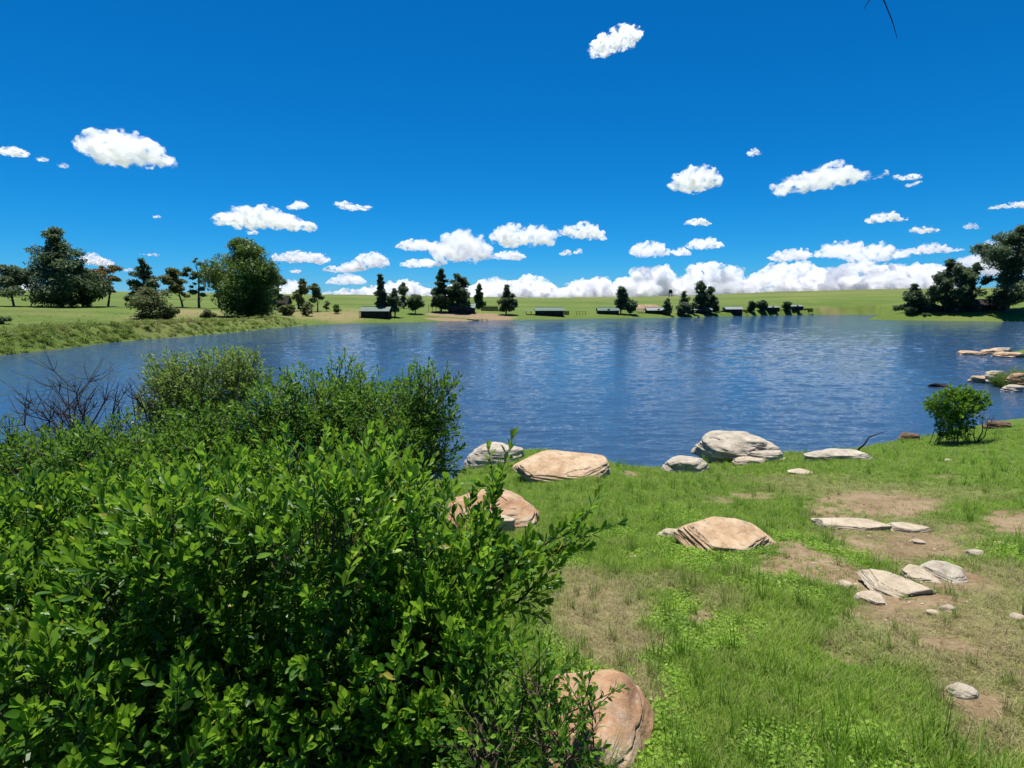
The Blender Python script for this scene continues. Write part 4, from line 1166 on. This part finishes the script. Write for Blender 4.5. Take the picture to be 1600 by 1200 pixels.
# overhanging tree behind the camera, of which only a bare drooping twig shows at the top
def make_overhang():
    foot = np.array([3.6, -1.6, 0.]); foot[2] = float(height(foot[:1], foot[1:2])[0]) - .1
    root = thing('overhanging_tree', foot, 'tree out of frame whose thin bare twig droops in at the top right', 'tree')
    tips = [at(1402, 60, 3.0), at(1350, 14, 3.0)]
    join = at(1362, -30, 3.0)
    b = Builder(); b.tube(np.array([(0, 0, 0), (-.1, .2, 1.6), (-.25, .7, 3.1), (-.6, 1.5, 4.0)]), [.16, .13, .10, .07], 9)
    link('trunk', b.mesh('trunk', [BARK], True), root)
    top = foot + np.array([-.6, 1.5, 4.0])
    b = Builder(); b.tube(np.array([top, (top + join) / 2 + np.array([0, 0, .45]), join]) - foot, [.06, .03, .008], 7)
    limb = link('limb', b.mesh('limb', [BARK], True), root)
    for tip, c in zip(tips, ((.03, 0, .0), (.0, 0, .0))):
        b = Builder(); b.tube(np.array([join, join * .6 + tip * .4 + np.array([.012, 0, .012]), join * .3 + tip * .7 + np.array([.015, 0, 0]), tip]) - foot, [.0036, .0032, .0026, .0012], 5)
        link('twig', b.mesh('twig', [DARKTWIG], True), limb)
make_overhang()

# ------------------------------------------------------------------ grass (nobody could count it): instanced tufts
def blade_tuft(n, h, spread, width, bend, seed, flat=0.0, segs=3):
    r = np.random.default_rng(seed)
    V, F3, F4, var = [], [], [], []
    c = 0
    for _ in range(n):
        a = r.random() * 2 * math.pi; rad = spread * math.sqrt(r.random())
        foot = np.array([math.cos(a) * rad, math.sin(a) * rad, -.01])
        yaw = r.random() * 2 * math.pi
        d = np.array([math.cos(yaw), math.sin(yaw), 0]); side = np.array([-d[1], d[0], 0])
        L = h * (.45 + .75 * r.random()); be = bend * (.4 + 1.1 * r.random()) + flat
        w = width * (.7 + .6 * r.random())
        vr = np.clip(.5 + .25 * r.normal(), 0, 1)
        for s in range(segs):
            t = s / segs
            p = foot + d * L * be * t ** 1.7 + np.array([0, 0, L * (t - .35 * be * t * t) * (1 - .75 * flat)])
            ww = w * (1 - t * .65)
            V += [p - side * ww / 2, p + side * ww / 2]; var += [vr, vr]
        V.append(foot + d * L * be + np.array([0, 0, L * (1 - .35 * be) * (1 - .75 * flat)])); var.append(vr)
        for s in range(segs - 1):
            F4.append([c + 2 * s, c + 2 * s + 1, c + 2 * s + 3, c + 2 * s + 2])
        F3.append([c + 2 * segs - 2, c + 2 * segs - 1, c + 2 * segs]); c += 2 * segs + 1
    return np.array(V), [np.array(F4), np.array(F3)], np.array(var)

def clover_tuft(n, h, spread, size, seed):
    r = np.random.default_rng(seed)
    pos = np.stack([r.normal(size=n) * spread * .5, r.normal(size=n) * spread * .5, h * (.3 + .7 * r.random(n))], 1)
    fr = random_frames(n, 2.2, r)
    V, F = scatter_faces(TUFT_V * np.array([1.3, .9, 1]), TUFT_F, pos, fr, size * (.7 + .6 * r.random(n)))
    return V, F, np.repeat(np.clip(.55 + .2 * r.normal(size=n), 0, 1), len(TUFT_V))

def grass_material(name, green, straw, rough=.6, tr=.45):
    m, nt, out = material(name); N = NT(nt)
    v = N.attr('var'); dry = N.attr('dry', 'INSTANCER'); tone = N.attr('tone', 'INSTANCER')
    g = N.ramp(N.math('ADD', N.math('MULTIPLY', v, .5), N.math('MULTIPLY', tone, .5)), [(.15, green[0]), (.5, green[1]), (.85, green[2])])
    s = N.ramp(v, [(.1, straw[0]), (.9, straw[1])])
    straw_blade = N.ramp(v, [(.74, (0, 0, 0)), (.90, (.30, .30, .30))])          # some blades are dead straw
    col = N.mix(N.math('ADD', dry, straw_blade, True), g, s)
    p = N.bsdf(None, col, rough, spec=.25)
    t = N.n('ShaderNodeBsdfTranslucent'); N.l(col, t.inputs['Color'])
    mx = N.n('ShaderNodeMixShader'); mx.inputs[0].default_value = tr
    N.l(p, mx.inputs[1]); N.l(t.outputs[0], mx.inputs[2]); N.l(mx.outputs[0], out.inputs['Surface'])
    return m
GRASS = grass_material('grass_blades', [(.080, .170, .012), (.220, .400, .034), (.42, .56, .085)], [(.20, .155, .075), (.50, .42, .24)])
FIELD = grass_material('bank_grass_blades', [(.050, .095, .012), (.135, .215, .030), (.27, .35, .065)], [(.12, .095, .04), (.30, .25, .12)])

def scatter(name, label_kind, P, yaw, scale, dry, tone, index, tufts, mat, tilt=.12):
    """ONE object: points carrying tufts by geometry nodes"""
    coll = bpy.data.collections.new(name + '_tufts')
    for i, (V, F, var) in enumerate(tufts):
        coll.objects.link(bpy.data.objects.new('%s_tuft_%02d' % (name, i), make_mesh(name + '_tuft', V, F, [mat], True, dict(var=var))))
    m = bpy.data.meshes.new(name)
    m.vertices.add(len(P)); m.vertices.foreach_set('co', np.asarray(P, np.float32).ravel())
    r = np.random.default_rng(len(P))
    rot = np.stack([r.normal(size=len(P)) * tilt, r.normal(size=len(P)) * tilt, yaw], 1)
    at_ = m.attributes.new('rot', 'FLOAT_VECTOR', 'POINT'); at_.data.foreach_set('vector', rot.astype(np.float32).ravel())
    for k_, v_ in (('scl', scale), ('dry', dry), ('tone', tone)):
        a_ = m.attributes.new(k_, 'FLOAT', 'POINT'); a_.data.foreach_set('value', np.asarray(v_, np.float32))
    a_ = m.attributes.new('idx', 'INT', 'POINT'); a_.data.foreach_set('value', np.asarray(index, np.int32))
    m.update()
    o = link(name, m, kind='stuff', label=label_kind)
    ng = bpy.data.node_groups.new(name + '_scatter', 'GeometryNodeTree')
    ng.interface.new_socket('Geometry', in_out='INPUT', socket_type='NodeSocketGeometry')
    ng.interface.new_socket('Geometry', in_out='OUTPUT', socket_type='NodeSocketGeometry')
    gi, go = ng.nodes.new('NodeGroupInput'), ng.nodes.new('NodeGroupOutput')
    ci = ng.nodes.new('GeometryNodeCollectionInfo'); ci.inputs['Collection'].default_value = coll
    ci.inputs['Separate Children'].default_value = True; ci.inputs['Reset Children'].default_value = True
    ip = ng.nodes.new('GeometryNodeInstanceOnPoints'); ip.inputs['Pick Instance'].default_value = True
    def named(key, typ):
        nd = ng.nodes.new('GeometryNodeInputNamedAttribute'); nd.data_type = typ; nd.inputs['Name'].default_value = key
        return nd.outputs['Attribute']
    e2r = ng.nodes.new('FunctionNodeEulerToRotation')
    ng.links.new(named('rot', 'FLOAT_VECTOR'), e2r.inputs[0])
    ng.links.new(gi.outputs[0], ip.inputs['Points']); ng.links.new(ci.outputs[0], ip.inputs['Instance'])
    ng.links.new(e2r.outputs[0], ip.inputs['Rotation']); ng.links.new(named('scl', 'FLOAT'), ip.inputs['Scale'])
    ng.links.new(named('idx', 'INT'), ip.inputs['Instance Index'])
    ng.links.new(ip.outputs[0], go.inputs[0])
    md = o.modifiers.new('scatter', 'NODES'); md.node_group = ng
    return o

def near_points(density, rmin, rmax, r, halfangle=49, falloff=1.0):
    """random points of the bank in front of the camera, thinning out with distance"""
    n = int(density)
    u = r.random(n)
    rad = rmin * (rmax / rmin) ** (u ** falloff)
    a = np.radians(r.uniform(-halfangle, halfangle, n))
    return np.sin(a) * rad, np.cos(a) * rad, rad

ROCKS = []
bpy.context.view_layer.update()
for o in list(COL.objects):
    if o.type == 'MESH' and o.name.split('.')[0] in ('boulder', 'flat_stone', 'stone'):
        co = np.array([o.matrix_world @ Vector(c) for c in o.bound_box])
        ROCKS.append((o.location.x, o.location.y, o.rotation_euler.z, o.dimensions.x / 2, o.dimensions.y / 2))
def on_rock(x, y, shrink=.78):
    m = np.zeros(len(x), bool)
    for cx, cy_, rz, rx, ry in ROCKS:
        dx, dy = x - cx, y - cy_; c, s = math.cos(rz), math.sin(rz)
        m |= (np.abs((dx * c + dy * s) / (rx * shrink)) ** 3 + np.abs((-dx * s + dy * c) / (ry * shrink)) ** 3) < 1
    return m

def build_near_grass():
    r = np.random.default_rng(42)
    tufts = [blade_tuft(16, .075, .05, .0050, .55, i) for i in range(4)]                      # 0-3 turf
    tufts += [blade_tuft(26, .24, .045, .0050, .38, 10 + i, segs=4) for i in range(3)]          # 4-6 tall tufts
    tufts += [clover_tuft(20, .035, .07, .020, 20 + i) for i in range(3)]                       # 7-9 low leafy weeds
    tufts += [blade_tuft(22, .07, .06, .0045, .9, 30 + i, flat=.35) for i in range(3)]          # 10-12 straw
    x, y, rad = near_points(150000, 1.5, 27, r, 50, .92)
    m_ = ~((x < -.3) & (y < 4.0) & (y > 1.9)); x, y, rad = x[m_], y[m_], rad[m_]
    s, g = shore_distance(x, y)
    ok = (s > .12 + .3 * r.random(len(x))) & (g.argmin(0) <= SPIT) & ~on_rock(x, y)
    x, y, rad, s = x[ok], y[ok], rad[ok], s[ok]
    earth, dry = earth_mask(x, y), dry_mask(x, y)
    ok = r.random(len(x)) > np.clip(earth * 1.3 - .14, 0, .91)
    ok &= r.random(len(x)) > .45 * np.clip(dry, 0, 1)
    x, y, rad, s, earth, dry = (v[ok] for v in (x, y, rad, s, earth, dry))
    n = len(x)
    lush = np.clip(.5 + .9 * fbm2(x, y, .55, 3, 55) - .6 * dry - .6 * earth, 0, 1)
    tallzone = np.clip(1.9 * fbm2(x, y, .7, 3, 66) - .45, 0, 1) * (dry < .35)
    weed = (fbm2(x, y, .8, 3, 58) > .12) & (rad < 9)
    u = r.random(n)
    idx = r.integers(0, 4, n)
    idx = np.where(u < .14 * tallzone + .012, r.integers(4, 7, n), idx)
    idx = np.where((u > .55) & weed & (dry < .5), r.integers(7, 10, n), idx)
    idx = np.where((u > .30) & (dry > .35) & (u < .30 + .75 * dry), r.integers(10, 13, n), idx)
    scale = (.72 + .5 * r.random(n)) * (.75 + .55 * lush) * np.clip(.85 + rad * .028, 1, 1.5)
    scale *= np.where(earth > .25, .8, 1)
    drya = np.clip(.06 + dry * .95 + .25 * (earth > .3) + .20 * r.normal(size=n), 0, 1)
    drya = np.where((idx >= 4) & (idx <= 9), drya * .35, drya)
    tone = np.clip(.5 + .55 * fbm2(x, y, .35, 3, 88) + .14 * r.normal(size=n), 0, 1)
    tone = np.where((idx >= 4) & (idx < 7), tone - .28, tone)
    P = np.stack([x, y, height(x, y)], 1)
    scatter('grass', 'green and straw-dry grass covering the near bank', P, r.random(n) * 6.283, scale, drya, np.clip(tone, 0, 1), idx, tufts, GRASS)
build_near_grass()

def build_pebbles():
    r = np.random.default_rng(45)
    V, F = ICO[3]; Vi, Fi = ico(2)
    shapes = []
    for i in range(5):
        P = Vi * (1 + .35 * fbm(Vi * 1.5 + i * 7, 2, i)[:, None]) * np.array([1, .8, .5]) * .5
        shapes.append((P, [Fi], np.full(len(P), r.random())))
    x, y, rad = near_points(60000, 1.6, 16, r, 46, .9)
    e = earth_mask(x, y); s, _ = shore_distance(x, y)
    keep = (s > .1) & (r.random(len(x)) < e * .16 + .0015) & ~on_rock(x, y, 1.0)
    x, y = x[keep], y[keep]; n = len(x)
    m, nt, out = material('pebble_stone'); N = NT(nt)
    N.bsdf(out, N.ramp(N.attr('tone', 'INSTANCER'), [(0, (.13, .09, .06)), (.5, (.28, .22, .16)), (1, (.46, .42, .35))]), .9)
    scatter('pebbles', 'small loose pebbles on the bare soil patches', np.stack([x, y, height(x, y) + .002], 1), r.random(n) * 6.28, .008 + .035 * r.random(n) ** 4, np.zeros(n), r.random(n), r.integers(0, 5, n), shapes, m)
build_pebbles()

def build_bank_grass():
    r = np.random.default_rng(43)
    tufts = [blade_tuft(34, .75, .42, .060, .7, 50 + i) for i in range(4)] + [blade_tuft(26, .5, .5, .07, .9, 60 + i, flat=.3) for i in range(3)] + [clover_tuft(40, .7, .7, .22, 70 + i) for i in range(2)]
    n = 90000
    a = np.radians(r.uniform(-48, 48, n)); rad = 34 * (230 / 34) ** r.random(n)
    x, y = np.sin(a) * rad, np.cos(a) * rad
    s, g = shore_distance(x, y)
    kind = g.argmin(0)
    left = kind == LEFT
    rough = np.where(left, 1 - sstep(5, 16, s) * .82, np.where(kind == NEAR, 0, .45 - .3 * sstep(2, 10, s)))
    keep = (s > .25) & (kind != NEAR) & (r.random(n) < rough * np.clip(.75 + 1.1 * fbm2(x, y, 9, 3, 12), .05, 1)) & (s < 60)
    keep &= (earth_mask(x, y) < .35) | left
    x, y, s, left, rad = x[keep], y[keep], s[keep], left[keep], rad[keep]
    n = len(x)
    edge = left & (s < 7)
    idx = np.where(edge, np.where(r.random(n) < .80, r.integers(0, 7, n), r.integers(7, 9, n)), r.integers(4, 7, n))
    scale = np.where(edge, .45 + .55 * r.random(n), .35 + .3 * r.random(n)) * np.where(left, 1, .8)
    dry = np.clip(.04 + .5 * fbm2(x, y, 6, 3, 14) + np.where(edge & (s > 1.5), .15, 0) + dry_mask(x, y) * .4 + .15 * r.normal(size=n), 0, .9)
    tone = np.clip(.5 + .5 * fbm2(x, y, 4, 3, 15) + .15 * r.normal(size=n), 0, 1)
    scatter('bank_grass', 'rough grass and weeds on the far banks of the lake', np.stack([x, y, height(x, y) - .03], 1), r.random(n) * 6.283, scale, dry, tone, idx, tufts, FIELD)
build_bank_grass()

def build_shore_reeds():
    r = np.random.default_rng(44)
    tufts = [blade_tuft(60, .9, .16, .016, .55, 90 + i, segs=4) for i in range(3)]
    for j, (lab, spots) in enumerate([('bright green reed clump between the rocks of the right-hand shore', [(1570, 606), (1578, 608), (1565, 604), (1586, 606), (1574, 602)]), ('dark leafy reed clump at the picture edge on the nearer rock spit', [(1596, 600), (1600, 594), (1592, 590), (1604, 606)])]):
        c, d = ground(*spots[0])
        root = thing('reed_clump', c, lab, 'reeds', 'reeds on the right-hand shore')
        V, F4, F3, var, off = [], [], [], [], 0
        for s in spots:
            p, _ = ground(*s)
            for q in range(4):
                v, f, va = tufts[r.integers(0, 3)]
                v = v * (.8 + .5 * r.random()) + (p - c) + np.array([r.normal() * .3, r.normal() * .4, 0])
                V.append(v); F4.append(f[0] + off); F3.append(f[1] + off); var.append(va); off += len(v)
        link('blades', make_mesh('blades', np.vstack(V), [np.vstack(F4), np.vstack(F3)], [TREE_LEAVES['dense'] if j == 0 else TREE_LEAVES['gum']], True, dict(var=np.concatenate(var))), root, kind='stuff')
build_shore_reeds()

# ------------------------------------------------------------------ clouds: closed bodies of scattering vapour
def cloud_material(name, density, lump, low):
    """vapour that thins out and tears in billows of about the given size (m)"""
    m, nt, out = material(name); N = NT(nt)
    c = N.coords((1, 1, 1.25))
    n = N.noise(c, 1.0 / lump, 6, .66, .3)
    d = N.ramp(n, [(low, (0, 0, 0)), (low + .13, (1, 1, 1))])
    v = N.n('ShaderNodeVolumePrincipled')
    v.inputs['Color'].default_value = (.955, .96, .97, 1)
    v.inputs['Anisotropy'].default_value = .5
    N.l(N.math('MULTIPLY', d, density), v.inputs['Density'])
    N.l(v.outputs[0], out.inputs['Volume'])
    m.cycles.volume_sampling = 'MULTIPLE_IMPORTANCE'
    return m
CLOUD_TEX = []
for i, (ns, depth_) in enumerate([(1.0, 4), (1.0, 3)]):
    t = bpy.data.textures.new('cloud_noise_%d' % i, 'CLOUDS'); t.noise_depth = depth_; CLOUD_TEX.append(t)

def make_cloud(label, cols, puffs=26, thin=1.0, lumps=.5, voxel=2.1, group='cumulus clouds', name='cloud', far=1.0, opacity=1.5):
    """cols: (x, top, bottom) of the cloud in the photograph, left to right"""
    r = np.random.default_rng(int(cols[0][0] * 31 + cols[0][1] * 17))
    cols = np.array(cols, float)
    if 'bank' in group: cols[:, 1] += .14 * (cols[:, 2] - cols[:, 1])
    cx, cyy = cols[:, 0].mean(), (cols[:, 1].mean() + cols[:, 2].mean()) / 2
    elev = (HORIZON - cyy) / FOCAL
    depth = min(900 / max(elev, .02), 9000.0) * far
    k = depth / FOCAL
    c0 = at(cx, cyy, depth)
    V, F, off = [], [], 0
    Vi, Fi = ICO[3]
    width = cols[-1, 0] - cols[0, 0]
    puffs = int(puffs * 1.7)
    for i in range(puffs):
        x = cols[0, 0] + width * (i + r.random()) / puffs
        t, b_ = np.interp(x, cols[:, 0], cols[:, 1]), np.interp(x, cols[:, 0], cols[:, 2])
        h = max(b_ - t, 1.2)
        for lev in range(3):
            if lev == 0:   # flat body
                rx, rz = max(h * r.uniform(.6, .9), width / puffs * .9), h * r.uniform(.26, .36); cz = b_ - rz * r.uniform(.9, 1.3)
            else:          # heaped top
                rz = h * r.uniform(.12, lumps * .8); rx = rz * r.uniform(1.0, 1.3); cz = t + rz * r.uniform(.7, 1.5)
            d = Vector(at(x, cz, depth)) - Vector(c0)
            P = Vi * np.array([rx, max(rx, rz) * 1.1, rz]) * k * (.86 if 'bank' in group else .92) + np.array(d) + np.array([0, r.normal() * h * .35 * k, 0])
            V.append(P); F.append(Fi + off); off += len(P)
    hmax = (cols[:, 2] - cols[:, 1]).max()
    m = make_mesh(name, np.vstack(V), [np.vstack(F)], [cloud_material(name + '_vapour', opacity * thin * 1.0 / (k * max((cols[:, 2] - cols[:, 1]).max() * .24, 2.2)) * 1.9, (hmax * .28 + 3) * k, .45 if 'bank' in group else .485)])
    o = link(name, m, None, tuple(c0), label=label, category='cloud', group=group)
    rm = o.modifiers.new('remesh', 'REMESH'); rm.mode = 'VOXEL'; rm.voxel_size = voxel * k; rm.use_smooth_shade = True
    hmax = (cols[:, 2] - cols[:, 1]).max()
    for i, (scl, st) in enumerate([(hmax * .42, hmax * .58), (hmax * .10 + 2.2, hmax * .10 + 1.5)]):
        tx = CLOUD_TEX[i].copy(); tx.noise_scale = scl * k
        ds = o.modifiers.new('lumps', 'DISPLACE'); ds.texture = tx; ds.texture_coords = 'LOCAL'; ds.strength = st * k; ds.mid_level = .5
    return o

CL = make_cloud
CL('bright heaped cloud high at the left above the tall gum trees', [(134, 222, 232), (150, 208, 240), (160, 203, 250), (175, 212, 254), (200, 208, 254), (220, 214, 253), (240, 222, 254), (262, 240, 250)], 22)
CL('small flat cloud cut by the left edge of the picture', [(-10, 232, 240), (10, 229, 243), (28, 230, 244), (42, 236, 242)], 8)
CL('tiny wisp right of the flat cloud at the left edge', [(57, 246, 250), (66, 244, 253), (76, 248, 252)], 4, thin=.5)
CL('fainter tiny wisp below the left wisps', [(92, 255, 260), (100, 254, 263), (108, 258, 262)], 4, thin=.25)
CL('ragged lone cloud highest in the sky right of centre', [(930, 62, 82), (940, 56, 80), (958, 46, 76), (975, 44, 72), (990, 46, 62), (1001, 40, 52)], 14)
CL('long leaning cloud above the biggest round tree at left', [(345, 335, 352), (360, 328, 353), (380, 323, 354), (410, 324, 356), (440, 328, 357), (465, 338, 358), (494, 352, 358)], 24)
CL('small wisp under the long leaning cloud', [(385, 360, 366), (395, 358, 367), (404, 362, 366)], 4, thin=.5)
CL('small puff above the right half of the long leaning cloud', [(449, 321, 327), (464, 314, 328), (479, 317, 326)], 6)
CL('small flat cloud alone right of the small puff', [(525, 313, 321), (540, 315, 328), (560, 320, 329), (578, 320, 327)], 9)
CL('wide flat-based cloud right of the biggest round tree', [(422, 400, 406), (440, 396, 409), (465, 391, 411), (485, 397, 412), (500, 392, 411), (513, 402, 408)], 16)
CL('small double puff stepping up left of the upper slender tree', [(503, 418, 424), (515, 416, 425), (530, 416, 426), (545, 408, 426), (562, 406, 424), (568, 414, 422)], 14)
CL('rounded puff touching the top of the stepped cloud', [(564, 398, 412), (580, 395, 418), (592, 396, 418), (600, 402, 414)], 10)
CL('flat heap just above the horizon bank at left', [(512, 436, 444), (530, 432, 445), (545, 426, 444), (558, 430, 444), (570, 436, 443)], 12, far=1.12)
CL('tiny puff over the brownish bushy gum', [(452, 422, 426), (462, 419, 427), (472, 422, 426)], 4, far=1.12)
CL('flat puff above the tall slender tree of the cabin', [(621, 380, 388), (640, 374, 391), (660, 375, 393), (680, 379, 388)], 12)
CL('low flat cloud just beneath the flat puff', [(626, 410, 417), (645, 404, 418), (670, 404, 419), (690, 410, 416)], 12)
CL('mushroom-shaped double cloud over the beach cabin trees', [(698, 398, 408), (704, 366, 407), (722, 362, 408), (738, 370, 409), (754, 380, 402)], 16)
CL('two-humped cloud over the middle of the lake', [(771, 362, 372), (785, 352, 380), (800, 348, 383), (815, 358, 382), (832, 351, 382), (848, 358, 382), (858, 364, 381), (873, 359, 368)], 20)
CL('single-peaked cloud right of the two-humped cloud', [(882, 354, 366), (900, 352, 371), (916, 346, 373), (928, 356, 374), (942, 366, 374)], 14)
CL('lens-shaped flat cloud below the two-humped cloud', [(766, 400, 404), (785, 392, 406), (805, 392, 407), (821, 398, 403)], 10)
CL('leftmost tiny wisp below the single-peaked cloud', [(875, 394, 399), (884, 389, 399), (893, 394, 399)], 4, thin=.6)
CL('tiny round wisp just right of the leftmost wisp under the single-peaked cloud', [(899, 391, 397), (906, 388, 397)], 3, thin=.6)
CL('rounded heap over the far lone oval tree', [(987, 388, 396), (1000, 380, 400), (1018, 376, 401), (1035, 386, 400), (1047, 390, 397)], 14)
CL('small rounded puff right of the rounded heap', [(1052, 390, 397), (1063, 385, 400), (1078, 394, 399)], 8)
CL('flat-based cloud above the twin poplars', [(1074, 380, 386), (1090, 373, 389), (1108, 372, 390), (1130, 380, 386)], 12)
CL('small arched cloud above the flat-based one', [(1069, 346, 351), (1083, 341, 352), (1098, 340, 352), (1110, 348, 352)], 8)
CL('pointed bright cloud with tail high right of centre', [(1052, 288, 293), (1065, 270, 294), (1080, 262, 296), (1095, 261, 295), (1110, 268, 294), (1126, 279, 284)], 18)
CL('tiny ragged wisp right above the pointed bright cloud', [(1168, 234, 240), (1176, 232, 243), (1184, 236, 243)], 4, thin=.55)
CL('long ragged cloud rising to a peak, largest high at right', [(1218, 282, 302), (1235, 276, 302), (1258, 276, 296), (1275, 264, 294), (1298, 254, 292), (1315, 264, 288), (1335, 266, 284), (1355, 274, 280), (1383, 268, 278)], 26)
CL('ragged flat wisp right of the largest high cloud', [(1396, 272, 277), (1412, 273, 283), (1434, 271, 280)], 6, thin=.5)
CL('small slanting wisp below the ragged flat wisp', [(1414, 287, 292), (1420, 286, 294), (1438, 281, 286)], 4, thin=.35)
CL('thin slanting cloud at the right edge', [(1543, 323, 328), (1570, 317, 325), (1590, 313, 325), (1615, 316, 326)], 9, thin=.7)
CL('small two-step cloud in the right sky', [(1351, 343, 348), (1365, 336, 348), (1385, 330, 346), (1398, 337, 346), (1413, 340, 346)], 12)
CL('flat small cloud right of the two-step cloud', [(1420, 358, 362), (1436, 353, 366), (1455, 356, 364), (1470, 358, 361)], 9)
CL('faint wisp above the broad dark right-hand tree', [(1508, 350, 356), (1518, 346, 358), (1528, 354, 359)], 4, thin=.3)
CL('broad ragged cloud joining downwards at right', [(1283, 388, 402), (1300, 378, 402), (1330, 378, 403), (1355, 384, 410), (1372, 381, 410), (1395, 386, 403), (1410, 392, 402)], 22)
CL('long tapering cloud left of the broad dark right-hand tree', [(1412, 390, 397), (1435, 384, 397), (1458, 379, 396), (1480, 386, 395), (1503, 387, 392)], 14)
CL('smooth flat cloud sitting on the horizon bank at right', [(1205, 398, 406), (1222, 391, 408), (1245, 388, 407), (1260, 391, 404)], 12)
CL('cloud behind the tall dark tree at right edge', [(1508, 408, 424), (1530, 394, 428), (1555, 380, 430), (1585, 372, 430), (1620, 380, 430)], 16)
CL('cloud showing left of the rusty acacia', [(130, 398, 412), (145, 396, 414), (160, 402, 416), (174, 408, 414)], 8)
CL('small cloud right of the rusty acacia', [(192, 420, 424), (200, 418, 424), (208, 420, 424)], 4, thin=.6)
CL('low pale cloud behind the left edge trees', [(20, 446, 462), (45, 440, 462), (62, 446, 462)], 8)
CL('tiny wisp high above the rusty acacia', [(219, 395, 398), (240, 395, 401), (250, 396, 400)], 5, thin=.55)
CL('tiny bright fleck between the left cloud and the leaning cloud', [(238, 336, 340), (245, 335, 341), (252, 338, 341)], 4, thin=.6)
CL('pale low cloud right of the biggest round tree', [(436, 442, 462), (455, 438, 462), (470, 444, 462)], 9, far=.88)
CL('left part of the horizon cloud bank', [(500, 456, 466), (525, 452, 466), (550, 450, 466), (585, 442, 466), (610, 438, 466), (640, 432, 466), (660, 444, 466), (690, 452, 466), (715, 434, 466), (732, 446, 467), (745, 450, 467)], 34, voxel=2.1, group='horizon cloud bank', opacity=2.2, lumps=.46, far=1.15)
CL('left-centre heap of the horizon cloud bank', [(735, 446, 468), (755, 432, 468), (775, 428, 468), (795, 436, 468), (825, 426, 468), (845, 427, 468), (860, 440, 468), (880, 446, 468), (900, 440, 468)], 34, voxel=2.1, group='horizon cloud bank', opacity=2.2, lumps=.46, far=1.2)
CL('centre heap of the horizon cloud bank', [(880, 444, 468), (905, 434, 468), (925, 432, 468), (940, 427, 468), (955, 438, 467), (975, 430, 467), (990, 432, 467)], 26, voxel=2.1, group='horizon cloud bank', opacity=2.2, lumps=.46, far=1.1)
CL('tall tower of the horizon cloud bank over the far oval tree', [(970, 436, 467), (985, 428, 467), (1000, 414, 467), (1015, 411, 466), (1030, 412, 466), (1042, 430, 466), (1055, 438, 466)], 26, voxel=2.1, group='horizon cloud bank', opacity=2.2, lumps=.46)
CL('tallest pointed tower of the horizon cloud bank over the twin poplars', [(1045, 438, 466), (1062, 428, 465), (1085, 414, 465), (1102, 401, 465), (1115, 408, 464), (1125, 416, 464), (1140, 415, 464), (1150, 430, 463)], 28, voxel=2.1, group='horizon cloud bank', opacity=2.2, lumps=.46)
CL('broad right heap of the horizon cloud bank', [(1140, 432, 463), (1160, 428, 463), (1190, 424, 462), (1215, 408, 461), (1235, 404, 461), (1265, 412, 460), (1290, 414, 460), (1305, 424, 460), (1320, 430, 459)], 36, voxel=2.1, group='horizon cloud bank', opacity=2.2, lumps=.46, far=1.1)
CL('right-hand heap of the horizon cloud bank', [(1300, 420, 460), (1320, 404, 459), (1345, 406, 459), (1370, 416, 459), (1390, 408, 459), (1408, 418, 459)], 28, voxel=2.1, group='horizon cloud bank', opacity=2.2, lumps=.46)
CL('rightmost heap of the horizon cloud bank behind the cone-shaped tree', [(1390, 420, 459), (1410, 412, 459), (1432, 408, 459), (1450, 414, 459), (1475, 422, 459), (1500, 440, 459)], 26, voxel=2.1, group='horizon cloud bank', opacity=2.2, lumps=.46, far=1.15)
